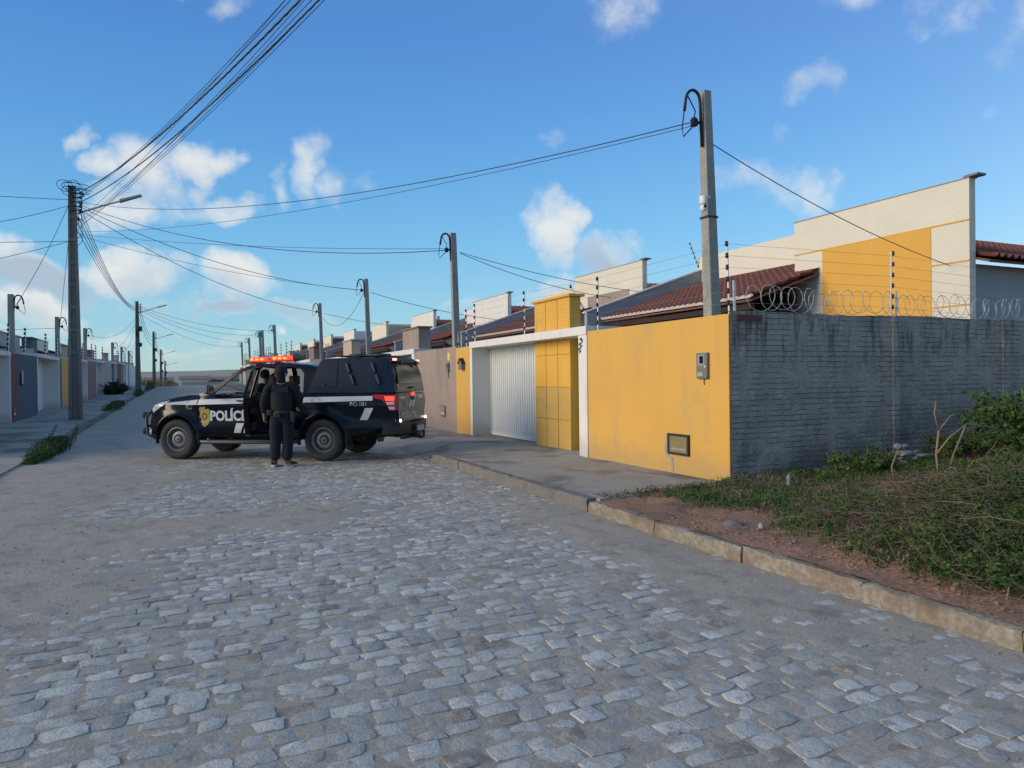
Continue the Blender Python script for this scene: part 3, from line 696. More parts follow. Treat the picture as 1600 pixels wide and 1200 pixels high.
box_part('box_body', (WX-.05, 17.31, 1.68), (WX-.001, 17.47, 1.92), M['plastic'], t, .006); box_part('window', (WX-.055, 17.35, 1.80), (WX-.0502, 17.43, 1.88), M['black'], t); box_part('conduit', (WX-.02, 17.37, 1.52), (WX-.001, 17.41, 1.68), M['plastic'], t)
t = thing('water_meter_box', 'small grey water meter box low on the mauve wall', 'meter box', (WX, 17.9, .65))
box_part('frame', (WX-.03, 17.66, .50), (WX-.001, 18.02, .80), M['plastic'], t, .006); box_part('cover', (WX-.036, 17.70, .54), (WX-.0302, 17.98, .76), mat('meter_cover_pinkgrey', (.28,.23,.21), .6), t); box_part('label_strip', (WX-.040, 17.72, .58), (WX-.0362, 17.96, .60), M['wpaint'], t)

# grey block wall round the empty lot
t = thing('block_wall', 'dark grey rough painted block wall along the empty lot, topped with razor wire', 'wall', (6.2, 6.95, 0))
b = MB()
def wtop(x): return 2.30+.005*(x-6.2)+.012*math.sin(x*2.1)
for (x0, x1, y) in ((6.205, 9.16, 6.935), (9.30, 11.72, 6.955), (11.88, 22, 6.97)):
    Xs = frange(x0, x1, .12); Zs = frange(-.1, 1, .055); vs = []
    for zi, z in enumerate(Zs):
        for x in Xs:
            Z = -.1+(wtop(x)+.1)*(z+.1)/1.1+(.012*noise.noise(Vector((x*5, 3, 1))) if zi == len(Zs)-1 else 0)
            vs.append((x, y+.014*fbm(x*2.2, Z*2.2, 4, 3)+.006*noise.noise(Vector((x*14, Z*14, 2))), Z))
    k = len(Xs); b.add(vs, [(j*k+i, j*k+i+1, (j+1)*k+i+1, (j+1)*k+i) for j in range(len(Zs)-1) for i in range(k-1)])
    b.add([(x, y, wtop(x)) for x in Xs]+[(x, y+.14, wtop(x)) for x in Xs], [(i, i+1, k+i+1, k+i) for i in range(k-1)])
    b.add([(x0, y+.14, -.1), (x1, y+.14, -.1), (x1, y+.14, wtop(x1)), (x0, y+.14, wtop(x0))], [(0,1,2,3)])
b.build('wall_panel', M['brickw'], t, smooth=True, sharp=60)
b = MB(); b.box((9.16, 6.915, -.1), (9.30, 7.1, wtop(9.2)-.02)); b.box((11.72, 6.93, -.1), (11.88, 7.1, wtop(11.8)-.02)); b.build('wall_column', M['brickw'], t, bevel=.01)
b = MB(); b.box((6.30, 6.918, 2.185), (6.72, 7.0, 2.265)); b.build('bare_brick', mat('bare_red_brick', (.16,.065,.05), .9, (.10,.05,.045), 8, .9, .8, 60), t)
# ------------------------------------------------------------------ left side of the street
LX = -5.1
LEFT = [ # y0,y1, kind, material
 (17.5, 22.4, 'wall', 'peach', ''), (22.4, 27.35, 'portal', 'white', ''), (27.35, 28.38, 'wall', 'brick', ''), (28.38, 31.9, 'wall', 'blue', ''), (31.9, 37.05, 'portal', 'blue', ''), (37.05, 37.85, 'wall', 'teal', ''),
 (37.85, 41.7, 'wall', 'yellow', ''), (41.7, 46.95, 'portal', 'beige', ''), (46.95, 51.5, 'wall', 'brown', ''), (51.5, 56.1, 'portal', 'brown', ''), (56.1, 58.0, 'wall', 'peach', ''), (58.0, 61.2, 'wall', 'greyw', ''),
 (61.2, 66.2, 'portal', 'peach', ''), (66.2, 70.8, 'wall', 'brick', ''), (70.8, 75.8, 'portal', 'white', ''), (75.8, 79.0, 'wall', 'cream', ''), (79.0, 80.2, 'wall', 'blue', ''), (80.2, 92.0, 'wall', 'white', '')]
LL = {0:'peach wall at the very left, nearest the camera on the left pavement', 1:'pale portal at the left picture edge with white reveal', 2:'narrow brick red wall strip beside the slate blue wall', 3:'slate blue wall with white intercom strip, left of the street', 4:'white framed garage portal right of the slate blue wall', 5:'narrow teal wall strip beside the white garage portal', 6:'mustard yellow wall behind the big concrete pole', 7:'pale portal just right of the big concrete pole', 8:'brown wall between two pale portals on the left side', 9:'white portal after the brown wall on the left side', 10:'peach wall strip in front of the dark bush', 11:'grey wall behind the dark bush on the left side', 12:'peach portal beyond the dark bush', 13:'brick red wall far down the left side', 14:'pale portal far down the left side, before the second tall pole', 15:'cream wall far down the left side', 16:'narrow blue wall strip near the end of the left row', 17:'long white wall closing the left row, farthest away'}
for i, (a, c, kind, mm, _) in enumerate(LEFT):
    gz = g((a+c)/2); zb = gz+.1; zt = g((a+c)/2)+2.36-(0.0 if kind == 'wall' else -.07)
    t = thing('boundary_wall' if kind == 'wall' else 'gate_portal', LL[i], 'wall' if kind == 'wall' else 'gateway', (LX, a, gz), group='street walls on the left')
    if kind == 'wall':
        wall_box(a, c, LX-.16, LX, zb-.2, zt, M[mm], t)
    else:
        b = MB(); b.box((LX-.7, c-.14, zb-.2), (LX+.02, c, zt-.14)); b.box((LX-.7, a, zb-.2), (LX+.02, a+.14, zt-.14)); b.box((LX-.78, a-.004, zt-.14), (LX+.035, c+.004, zt)); b.build('portal', M['white'], t, bevel=.006)
        corrugated_gate(a+2.3, c-.14, LX-.62, zb+.03, zt-.16, t, M['gateM'], pitch=.14 if a < 40 else .4)
        b = MB(); b.box((LX-.66, a+1.05, zb-.2), (LX-.34, a+2.25, gz+3.05)); pl = b.build('pillar', M[mm], t)
        b = MB(); b.box((LX-.71, a+.98, gz+3.05), (LX-.29, a+2.32, gz+3.1)); b.build('cap', M['blue'] if mm == 'blue' else M['brown'], pl)
        corrugated_gate(a+.14, a+1.03, LX-.6, zb+.03, zt-.16, t, M['gateM'], 'pedestrian_gate', .14 if a < 40 else .4)
t = thing('intercom', 'white and black intercom strip on the slate blue wall', 'intercom', (LX, 28.9, 1.7))
box_part('housing', (LX, 28.82, 1.45), (LX+.05, 28.98, 1.86), M['black'], t); box_part('cover', (LX+.0502, 28.85, 1.50), (LX+.07, 28.97, 1.96), M['wpaint'], t)
t = thing('water_meter_box', 'small meter box low on the narrow brick red wall strip', 'meter box', (LX, 27.8, .6))
box_part('frame', (LX, 27.6, .45), (LX+.03, 28.0, .75), M['brown'], t); box_part('cover', (LX+.0302, 27.7, .5), (LX+.036, 27.9, .56), M['wpaint'], t)
LH = [(23, 'white','peach'), (32.6,'greyw','beige'), (42.3,'greyw','cream'), (52,'cream','beige'), (61.8,'white','cream'), (71.4,'peach','cream'), (81,'cream','white')]
LHL = ['pale house front at the left picture edge', 'house with grey upper wall behind the slate blue wall', 'house with pale grey front behind the yellow wall', 'cream house front behind the brown wall on the left', 'white house front far down the left side', 'peach house front far down the left side', 'cream house front at the far end of the left row']
for i, (y0, ma, mb_) in enumerate(LH):
    gz = g(y0+3); h = thing('house', LHL[i], 'house', (-9, y0, gz), group='houses on the left side')
    b = MB(); b.box((-9.2, y0+3.9, gz), (-9.04, y0+9.0, gz+3.95)); b.build('front_wall', M[ma], h)
    b = MB(); b.box((-9.25, y0+3.85, gz+3.95), (-9.0, y0+9.05, gz+4.0)); b.build('coping', M['greyw'], h)
    b = MB(); b.box((-16, y0+.4, gz), (-9.2, y0+9, gz+3.3)); b.build('house_body', M[mb_], h)
    tile_roof('roof', (-7.4, y0+.2, gz+2.62), (0, 6.4, 0), (-2.6, 0, .8), 0, 0, h, fine=False, pitch=.3)
    b = MB(); b.box((-8.0, y0+9.5, gz), (-5.3, y0+9.62, gz+2.75)); b.build('side_wall', M['greyw'], h)
# ------------------------------------------------------------------ poles
def h_pole(b, x, y, z0, z1, w0, w1, d0, d1, lean=(0,0), windows=False):
    """tapered reinforced concrete pole with recessed faces"""
    n = 2; L = []
    for (z, w_, d_) in ((z0, w0, d0), (z1, w1, d1)):
        t = (z-z0)/(z1-z0); cx, cy = x+lean[0]*t, y+lean[1]*t
        L.append([(cx-w_/2, cy-d_/2, z), (cx+w_/2, cy-d_/2, z), (cx+w_/2, cy+d_/2, z), (cx-w_/2, cy+d_/2, z)])
    b.hexa(L[0]+L[1])
def street_pole(x, y, zt, label, lamp=True, detail=True, tilt=(0,0)):
    gz = g(y)+.1; t = thing('utility_pole', label, 'pole', (x, y, gz), group='tall concrete street poles')
    b = MB(); W0, W1, D0, D1 = .42, .22, .30, .17
    def at(z): s_ = (z-gz)/(zt-gz); return lerp(W0, W1, s_), lerp(D0, D1, s_)
    # web plus two flanges with cross ties = double T pole
    b2 = MB(); N = 7
    w0, d0 = at(gz); w1, d1 = at(zt)
    fl = .27
    for sgn in (-1, 1):
        b.hexa([(x+sgn*w0/2-(fl*w0 if sgn > 0 else 0), y-d0/2, gz-.3), (x+sgn*w0/2+(0 if sgn > 0 else fl*w0), y-d0/2, gz-.3), (x+sgn*w0/2+(0 if sgn > 0 else fl*w0), y+d0/2, gz-.3), (x+sgn*w0/2-(fl*w0 if sgn > 0 else 0), y+d0/2, gz-.3),
                (x+sgn*w1/2-(fl*w1 if sgn > 0 else 0), y-d1/2, zt), (x+sgn*w1/2+(0 if sgn > 0 else fl*w1), y-d1/2, zt), (x+sgn*w1/2+(0 if sgn > 0 else fl*w1), y+d1/2, zt), (x+sgn*w1/2-(fl*w1 if sgn > 0 else 0), y+d1/2, zt)])
    k = (1-2*fl)/2+.002
    b.hexa([(x-w0*k, y-d0*.27, gz-.3), (x+w0*k, y-d0*.27, gz-.3), (x+w0*k, y+d0*.27, gz-.3), (x-w0*k, y+d0*.27, gz-.3), (x-w1*k, y-d1*.27, zt-.02), (x+w1*k, y-d1*.27, zt-.02), (x+w1*k, y+d1*.27, zt-.02), (x-w1*k, y+d1*.27, zt-.02)])
    for i in range(N if detail else 0):
        z = gz+2.3+i*(zt-gz-2.6)/N; w_, d_ = at(z); b.box((x-w_*k-.004, y-d_*.46, z-.06), (x+w_*k+.004, y+d_*.46, z+.06))
    b.build('shaft', M['poled'], t, bevel=.01 if detail else 0)
    b = MB()
    for i in range(5): b.tube([(x+.0, y-.08, zt-.25-.15*i), (x+.24, y-.10, zt-.25-.15*i)], .02, 5); b.lathe([(.03,-.05),(.055,-.03),(.035,0),(.055,.03),(.03,.05)], (x+.26, y-.10, zt-.25-.15*i), 'z', 8)
    b.build('insulator_rack', M['black'], t)
    if detail:
        b = MB(); rr = random.Random(5)
        for q in range(7):
            c0 = Vector((x+rr.uniform(-.2,.25), y-.1, zt-rr.uniform(-.05,.3))); rx, rz = rr.uniform(.15,.42), rr.uniform(.08,.2)
            b.tube([c0+Vector((math.cos(a/9*5.6)*rx, .1*math.sin(a), math.sin(a/9*5.6)*rz)) for a in range(10)], .011, 4)
        for q in range(6):
            z = zt-.3-q*.25; b.tube([(x+.12, y-.1, z), (x+.3, y-.15, z-.12), (x+.28, y-.12, z-.35), (x+.14, y-.1, z-.5)], .011, 4)
        for q in range(4): b.lathe([(.03,-.07),(.05,0),(.03,.07)], (x+.33-.05*q, y-.14, zt-.3-.28*q), 'z', 7)
        b.build('wire_tangle', M['cable'], t)
    if lamp:
        b = MB(); z = zt-.95; b.tube([(x+.1, y, z), (x+.9, y-.3, z+.28), (x+1.55, y-.55, z+.47)], .028, 6); a = b.build('lamp_arm', M['metal'], t)
        b = MB(); b.hexa([(x+1.45, y-.66, z+.40), (x+2.15, y-.90, z+.60), (x+2.15, y-.74, z+.60), (x+1.45, y-.40, z+.40), (x+1.45, y-.60, z+.50), (x+2.1, y-.88, z+.66), (x+2.1, y-.76, z+.66), (x+1.45, y-.46, z+.50)]); b.build('lamp_head', M['plastic'], a)
    if not detail or y > 40:
        b = MB(); b.box((x+.08, y-.32, zt-2.4), (x+.34, y-.12, zt-2.0)); b.box((x-.1, y-.36, zt-2.75), (x+.14, y-.14, zt-2.45)); b.box((x+.1, y-.3, zt-3.6), (x+.32, y-.12, zt-3.3)); b.build('junction_box', M['black'], t)
    return t
street_pole(-3.4, 28.1, 8.2, 'tall weathered concrete pole with tangled wires and lamp arm, nearest on the left pavement')
street_pole(-3.4, 63.3, 7.94, 'second tall street pole on the left, with black junction boxes', detail=False)
street_pole(-3.4, 95.0, 7.6, 'third tall street pole on the left, at the end of the wall row', detail=False)
street_pole(-3.5, 125, 6.75, 'fourth tall street pole in the left line', detail=False)
street_pole(-3.5, 150, 5.6, 'fifth and farthest tall pole in the left line', detail=False)
def service_pole(x, y, zt, label, side, near=False, lean=(0,0), w=.165):
    gz = g(y)+.1; t = thing('service_pole', label, 'pole', (x, y, gz), group='short concrete service poles')
    b = MB()
    tp = .60 if near else .78; h_pole(b, x, y, gz-.2, zt, w, w*tp, w, w*tp, lean)
    b.build('shaft', M['pole'], t, bevel=.012 if near else 0)
    b = MB(); tx, ty = x+lean[0], y+lean[1]; s_ = -side*1.0
    b.tube([(tx+s_*w*.35, ty-.02, zt-.75 if near else zt-.7), (tx+s_*w*.5, ty-.03, zt-.2), (tx+s_*(w*.5+.01), ty-.03, zt-.12), (tx+s_*(w*.5+.03), ty-.03, zt-.07), (tx+s_*(w*.5+.07), ty-.03, zt-.035), (tx+s_*(w*.5+.12), ty-.03, zt-.025), (tx+s_*(w*.5+.17), ty-.03, zt-.045), (tx+s_*(w*.5+.21), ty-.03, zt-.09), (tx+s_*(w*.5+.235), ty-.03, zt-.16), (tx+s_*(w*.5+.26), ty-.03, zt-.32)], .020 if near else .024, 8)
    cp = b.build('conduit_bend', M['black'], t, smooth=True)
    b = MB(); b.tube([(tx+s_*(w*.5+.26), ty-.03, zt-.30), (tx+s_*(w*.5+.30), ty-.03, zt-.55), (tx+s_*(w*.5+.28), ty-.03, zt-.66), (tx+s_*(w*.5+.14), ty-.03, zt-.52), (tx+s_*(w*.5+.05), ty-.03, zt-.45)], .009, 5)
    b.tube([(tx+s_*(w*.5+.2), ty-.03, zt-.12), (tx+s_*(w*.5+.08), ty-.03, zt-.3), (tx+s_*(w*.5+.12), ty-.03, zt-.46)], .009, 5); b.build('tail_wire', M['cable'], t)
    b = MB(); b.lathe([(.03,-.06),(.055,-.045),(.035,-.01),(.055,.02),(.035,.05),(.02,.06)], (tx+s_*(w*.5+.08), ty, zt-.43), 'z', 10); b.tube([(tx+s_*w*.3, ty, zt-.43), (tx+s_*(w*.5+.13), ty, zt-.43)], .02, 6); b.build('insulator', M['black'], t)
    return t
P1 = service_pole(WX+.31, 7.54, 5.29, 'concrete service pole with small white camera, rising behind the yellow wall corner', 1, True, (-.16, .0), .205)
x, y = WX+.17, 7.46
b = MB(); b.tube([(x-.02, y, 3.86), (x-.10, y-.02, 3.86)], .018, 6); b.lathe([(.0,.0),(.05,.0),(.055,-.05),(.045,-.10)], (x-.14, y-.02, 3.86), 'z', 14); b.lathe([(.02,0),(.045,-.02),(.05,-.05),(.03,-.085),(0,-.09)], (x-.14, y-.02, 3.755), 'z', 14); b.tube([(x-.19, y, 3.83), (x-.19, y, 3.97)], .005, 4)
cm = thing('security_camera', 'small white dome camera clamped to the nearest service pole', 'camera', (x-.1, y, 3.8)); b.build('camera_housing', M['wpaint'], cm, smooth=True, sharp=50)
b = MB(); b.lathe([(0,0),(.022,0),(.022,.012),(0,.012)], (x-.155, y-.075, 3.72), 'y', 12); b.build('lens', M['black'], cm)
b = MB(); b.box((WX+.110, 7.458, 3.60), (WX+.290, 7.622, 3.625)); b.build('strap', M['black'], P1)
for i, (yy, zt, lb) in enumerate([(17.05, 5.2, 'service pole between the mauve wall and the narrow yellow strip'), (26.6, 5.3, 'service pole standing above the roof of the pickup canopy'), (36.7, 5.4, 'service pole above the rear of the pickup cab'),
     (57.0, 5.8, 'service pole directly above the dark spot lamp of the pickup cab'), (66.2, 6.0, 'right one of the close pair of poles above the red light bar'), (68.6, 6.03, 'left one of the close pair of poles above the red light bar'), (80.8, 6.15, 'service pole just left of the red light bar'), (91.6, 6.2, 'farthest service pole on the right, above the windscreen')]):
    service_pole(WX+.15, yy, zt, lb, 1, False, (-.12, 0), .18 if i < 3 else .24)
for i, (yy, zt, lb) in enumerate([(28.2, 4.42, 'nearest left service pole, above the narrow brick red wall strip'), (37.5, 4.45, 'left service pole just left of the big concrete pole'), (47.2, 4.62, 'left service pole just right of the big concrete pole'),
     (63.9, 4.65, 'left service pole above the peach portal'), (72.6, 4.7, 'left service pole above the red wall far down the row'), (81.5, 4.7, 'farthest left service pole before the second tall pole')]):
    service_pole(LX-.1, yy, zt+.05, lb, -1, False, (0, 0), .2)
for (x, y, zt, lb) in [(27.5, 255, 7.2, 'far grey pole beyond the crest, tallest of the small ones over the bonnet'), (24, 262, 5.6, 'far pole beyond the crest, shorter and left of the tallest one'), (17, 300, 5, 'far thin pole nearest the middle of the road end'), (30.5, 260, 4.5, 'far pole beyond the crest, rightmost over the bonnet')]:
    t = thing('utility_pole', lb, 'pole', (x, y, -2.3), group='far poles'); b = MB(); h_pole(b, x, y, -2.6, zt, .7, .45, .5, .4); b.build('shaft', M['poled'], t)
# ------------------------------------------------------------------ electric fence posts, wires, razor coil
def fence_post(p, q, label, n=6, grp='electric fence posts', coln='wpaint'):
    """p foot, q tip"""
    t = thing('electric_fence_post', label, 'fence post', p, group=grp); P, Q = Vector(p), Vector(q)
    b = MB(); b.tube([P, Q], .013 if p[1] < 20 else .02, 6); b.build('rod', M[coln], t)
    d = (Q-P); sc = 1 if p[1] < 20 else 1.5
    for k in range(n):
        c = P+d*(.16+.82*k/(n-1)); b = MB(); rr = .020*sc
        b.lathe([(.008*sc,-.034*sc),(rr,-.022*sc),(rr*1.25,-.01*sc),(rr*.75,.005*sc),(rr*1.2,.018*sc),(.010*sc,.034*sc)], c+Vector((.020*sc*(1 if 9 < p[0] < 9.4 else -1),-.01,0)), 'z', 8); b.build('insulator', M['black'], t, smooth=True)
    return t
fence_post((6.24, 6.99, 2.27), (6.21, 6.98, 3.17), 'electric fence post with black insulators at the corner of yellow and grey walls')
b = MB(); b.tube([(6.33, 6.99, 2.3), (6.32, 6.99, 2.70)], .02, 6)
tag(b.build('steel_stub', M['wpaint']), 'short white tube beside the corner electric fence post', 'post')
b = MB(); b.tube([(9.34, 7.0, 2.3), (9.34, 7.0, 2.69)], .016, 6)
tag(b.build('steel_stub', M['wpaint']), 'short white tube in the middle of the grey wall top', 'post')
fence_post((9.23, 7.0, 2.3), (9.25, 7.0, 3.24), 'electric fence post in the middle of the grey wall, before the orange panel')
fence_post((6.3, 10.22, 2.27), (6.3, 10.21, 3.16), 'electric fence post on the yellow wall near the house number post')
fence_post((6.3, 12.70, 2.37), (6.3, 12.70, 3.24), 'electric fence post on the white lintel left of the yellow pillar') if False else None
fence_post((6.3, 13.05, 2.37), (6.3, 13.05, 3.25), 'electric fence post on the white lintel beside the yellow pillar')
fence_post((6.3, 15.78, 2.37), (6.3, 15.78, 3.27), 'electric fence post on the left end of the white lintel, taller of the pair')
fence_post((6.3, 16.35, 2.27), (6.3, 16.35, 3.19), 'electric fence post on the narrow yellow strip, shorter of the pair')
fence_post((6.32, 16.95, 2.27), (6.30, 17.0, 2.95), 'bare white fence rod beside the second service pole', 2)
fence_post((7.05, 8.6, 2.9), (6.75, 8.9, 3.5), 'tilted fence rod with insulators left of the nearest service pole', 6, coln='metal') if False else None
t = fence_post((13.91, 16.8, 4.60), (13.54, 16.8, 5.40), 'tilted grey fence rod above the ridge of the party wall', 6, coln='metal')
t = fence_post((6.75, 11.33, 2.66), (6.75, 11.92, 3.25), 'tilted bare grey fence rod leaning left behind the yellow pillar', 2, coln='metal')
rr = random.Random(4)
for i, (yy, n) in enumerate([(27.6, 6), (30.2, 6), (34.3, 6), (37.2, 6), (40.6, 6), (45.9, 6)]):
    fence_post((LX-.08, yy, g(yy)+2.36), (LX-.06, yy+.1, g(yy)+3.3), ['electric fence post beside the nearest left service pole', 'electric fence post above the slate blue wall', 'electric fence post above the white garage portal on the left', 'electric fence post beside the left service pole near the big concrete pole', 'electric fence post above the yellow wall on the left', 'electric fence post right of the big concrete pole'][i], n, 'electric fence posts on the left')
for i, yy in enumerate([50.2, 52.4, 56.5, 68.0, 69.5, 75.5, 77.0, 83, 85, 86.8]):
    fence_post((LX-.08, yy, g(yy)+2.36), (LX-.08, yy, g(yy)+3.4), 'thin electric fence post far down the left wall row', 6, 'far fence posts on the left')
for i, yy in enumerate([47.5, 50, 53, 60, 61.5, 63.2, 71, 73, 75, 84, 86, 88]):
    fence_post((WX+.05, yy, g(yy)+2.3), (WX+.05, yy, g(yy)+3.6), 'thin electric fence post far down the right wall row, around the light bar', 6, 'far fence posts on the right')
def wire(name, pts, r, label, cat='cable', grp=None, m=None, n=5):
    b = MB(); b.tube(pts, r, n, caps=False); o = b.build(name, m or M['cable'], None, smooth=True); tag(o, label, cat, grp); return o
# thin fence wires
b = MB()
for k in range(6):
    z = 2.27+.9*(.16+.82*k/5)
    b.tube([(6.22, 6.97, z), (9.22, 6.98, z+.03), (13.0, 6.99, z-.1)], .0022, 3, caps=False); b.tube([(6.22, 6.98, z), (6.29, 10.2, z), (6.29, 13.05, z+.08), (6.29, 15.78, z+.08), (6.29, 16.35, z)], .0022, 3, caps=False)
tag(b.build('electric_fence_wires', M['metal']), 'thin electric fence wires strung along the grey and yellow wall tops', 'fence wires')
# razor coil on the grey wall
b = MB(); pts = []; NT_ = 34; n = NT_*28; rad = .162; barbs = MB(); rr = random.Random(9)
for k in range(n+1):
    t = k/n; th = t*NT_*2*math.pi; x = 6.62+t*6.4+.02*math.sin(t*37)+.02*math.sin(t*91)+rad*math.cos(th)
    r_ = rad*(1+.07*math.sin(t*53)); zc = 2.325+rad+.018*math.sin(t*23)
    p = (x, 7.0+.03*math.sin(th*.5)+.02*math.sin(t*140), zc+r_*math.sin(th)); pts.append(p)
    if k % 3 == 1:
        v = Vector(p); e = Vector((rr.uniform(-1,1), rr.uniform(-1,1), rr.uniform(-1,1))).normalized()*.016; f_ = e.cross(Vector((1,.3,.2))).normalized()*.006
        barbs.add([v-e, v+f_, v+e, v-f_], [(0,1,2,3)])
b.tube(pts, .0042, 4, caps=False)
t = thing('razor_wire', 'coil of razor wire lying along the top of the grey block wall', 'razor wire', (6.5, 6.99, 2.3)); b.build('coil', mat('galvanised_wire', (.62,.62,.60), .5, (.45,.45,.44), 20, .8, metal=.3), t, smooth=True); barbs.build('barbs', M['metal'], t)
# ------------------------------------------------------------------ overhead cables
def sag(a, c, s, n=28):
    A, B_ = Vector(a), Vector(c); return [A.lerp(B_, i/n)+Vector((0, 0, -4*s*(i/n)*(1-i/n))) for i in range(n+1)]
T1 = Vector((-3.28, 28.0, 7.9)); T2 = Vector((-3.28, 63.2, 7.7)); T3 = Vector((-3.3, 94.9, 7.3)); T4 = Vector((-3.4, 124.9, 6.5)); T5 = Vector((-3.4, 149.9, 5.3))
E0 = Vector((4.75, 0.2, 8.1))
def twisted(a, c, s, r, tw, name, label, grp):
    base = sag(a, c, s, 240); b = MB()
    for q in range(3):
        b.tube([p+Vector((math.cos(i*tw+q*2.1)*r*1.2, 0, math.sin(i*tw+q*2.1)*r*1.2)) for i, p in enumerate(base)], r, 4, caps=False)
    o = b.build(name, M['cable'], None, smooth=True); return tag(o, label, 'cable', grp)
G1 = 'cables crossing overhead from the big pole'
for k, (dz, ex, ez, s, r) in enumerate([(-.1, -.18, .06, .75, .006), (-.15, -.10, .0, .72, .007), (-.95, .05, -.10, .55, .006), (-1.0, .14, -.14, .55, .0055), (-1.1, .22, -.18, .5, .0055), (-1.15, -.1, -.1, .48, .0055), (-.9, -.24, .03, .46, .005)]):
    wire('overhead_cable', sag(T1+Vector((.05, 0, dz)), E0+Vector((ex, 0, ez)), s, 60), r, 'thin overhead cable running from the big left pole over the camera', grp=G1)
twisted(T1+Vector((0, 0, 0)), E0+Vector((0, 0, -.05)),   .85, .0085, .8, 'twisted_overhead_cable', 'thickest twisted black cable from the big left pole over the camera', G1)
twisted(T1+Vector((.05, 0, -.3)), E0+Vector((.12, 0, -.13)), .85, .007, .8, 'twisted_overhead_cable', 'thinner twisted black cable running just below the thickest one', G1)
for k in range(5): wire('overhead_cable', sag(T1+Vector((.05, 0, -.15-.28*k)), T2+Vector((-.05+.02*k, 0, -.1-.12*k)), 1.15-.12*k, 30), .012, 'cable sagging between the first and second tall left poles', grp='cables between the left poles')
for k in range(3): wire('overhead_cable', sag(T2+Vector((.05, 0, -.2-.5*k)), T3+Vector((0, 0, -.2-.4*k)), .9, 20), .018, 'cable sagging between the second and third tall left poles', grp='cables between the left poles')
for k in range(2): wire('overhead_cable', sag(T3+Vector((.05, 0, -.2-.6*k)), T4+Vector((0, 0, -.2-.4*k)), .8, 16), .02, 'cable sagging between the third and fourth tall left poles', grp='cables between the left poles')
wire('overhead_cable', sag(T4, T5, .6, 12), .02, 'cable between the two farthest tall left poles')
def pole_top(y, zt): return Vector((WX+.02, y, zt-.43))
a1 = Vector((WX-.03, 7.52, 4.86))
wire('service_cable', sag(T1+Vector((.1, 0, -.25)), a1, .62, 60), .0075, 'dark cable from the big left pole to the nearest service pole', grp='service drops')
wire('service_cable', sag(T1+Vector((.1, 0, -1.25)), a1+Vector((0, 0, -.05)), .38, 60), .005, 'thin lower cable from the big left pole to the nearest service pole', grp='service drops')
p2 = Vector((WX-.02, 17.0, 4.77)); p3 = Vector((WX-.02, 26.6, 4.87)); p4 = Vector((WX-.02, 36.7, 4.97)); p5 = Vector((WX-.02, 57, 5.35))
wire('service_cable', sag(T1+Vector((.1, 0, -.35)), p2, .62, 40), .010, 'cable from the big left pole to the pole by the mauve wall', grp='service drops')
wire('service_cable', sag(T1+Vector((.1, 0, -1.35)), p2+Vector((0, 0, .03)),   .15, 40), .006, 'thin lower cable to the pole by the mauve wall', grp='service drops')
wire('service_cable', sag(T1+Vector((.1, 0, -.4)), p3, .55, 40), .010, 'cable from the big left pole to the pole above the canopy', grp='service drops')
wire('service_cable', sag(T1+Vector((.1, 0, -1.4)), p3+Vector((0, 0, .0)), .25, 40), .0065, 'thin lower cable to the pole above the canopy', grp='service drops')
wire('service_cable', sag(T1+Vector((.1, 0, -.5)), p4, .6, 40), .011, 'cable from the big left pole to the pole above the rear of the cab', grp='service drops')
wire('service_cable', sag(T2+Vector((.1, 0, -.2)), p5, .5, 30), .012, 'cable from the second left pole to the nearest of the far right poles', grp='service drops')
wire('service_cable', sag(T2+Vector((.1, 0, -.3)), Vector((WX, 66.2, 5.6)), .7, 30), .012, 'cable from the second left pole to the close pair of poles', grp='service drops')
wire('service_cable', sag(T2+Vector((.1, 0, -.5)), Vector((WX, 80.8, 5.7)), .6, 30), .012, 'cable from the second left pole to the pole left of the light bar', grp='service drops')
wire('service_cable', sag(T2+Vector((.1, 0, -.8)), Vector((WX, 91.6, 5.75)), .9, 30), .012, 'cable from the second left pole to the farthest right pole', grp='service drops')
wire('service_cable', sag(p4, p3+Vector((0, 0, 0)), 1.0, 20), .009, 'thin cable slung between the third and fourth right service poles', grp='service drops')
for k, (A, B_, s) in enumerate([(T1+Vector((-.2, 0, -.2)), (-16, 24, 7.4), .3), (T1+Vector((-.2, 0, -.4)), (-9.5, 24.5, 5.4), .35), (T1+Vector((-.2, 0, -1.6)), (-18, 30, 6.1), .2), (T1+Vector((-.2, 0, -1.6)), (-15, 33, 4.6), .4), ((LX, 28.2, 4.05), T1+Vector((-.15, 0, -.2)), .2), ((LX, 37.5, 4.1), T1+Vector((-.12, 0, -.3)), .1), ((LX+.2, 47.2, 4.25), T2+Vector((-.1, 0, -.9)), .7), ((LX+.2, 63.9, 4.3), T2+Vector((-.1, 0, -.9)), .5), ((LX+.2, 72.6, 4.35), T2+Vector((-.1, 0, -.9)), .5), ((LX, 37.5, 4.0), (-16, 40, 3.9), .1)]):
    wire('service_cable', sag(A, B_, s, 24), .009, ['upper cable leaving the big pole towards the left picture edge', 'steep cable from the big pole down to the left picture edge', 'thin lower cable from the big pole to the left picture edge', 'lowest thin cable from the big pole to the left picture edge', 'cable down from the big pole to the nearest left service pole', 'near vertical cable beside the shaft of the big pole', 'slack cable from the second tall pole to the service pole right of the big pole', 'cable down from the second tall pole, steeper one to the peach portal', 'cable down from the second tall pole, nearly vertical', 'thin cable above the slate blue wall roofs'][k], grp='service drops on the left')
wire('service_cable', sag((WX+.27, 7.56, 4.62), (14.5, 8.4, 3.2), .25, 30), .007, 'thin cable from the nearest service pole down across the cream gable')
wire('service_cable', sag((WX+.2, 17.0, 4.72), (12.2, 17.2, 3.95), .12, 20), .008, 'upper thin cable from the pole by the mauve wall to the second gable')
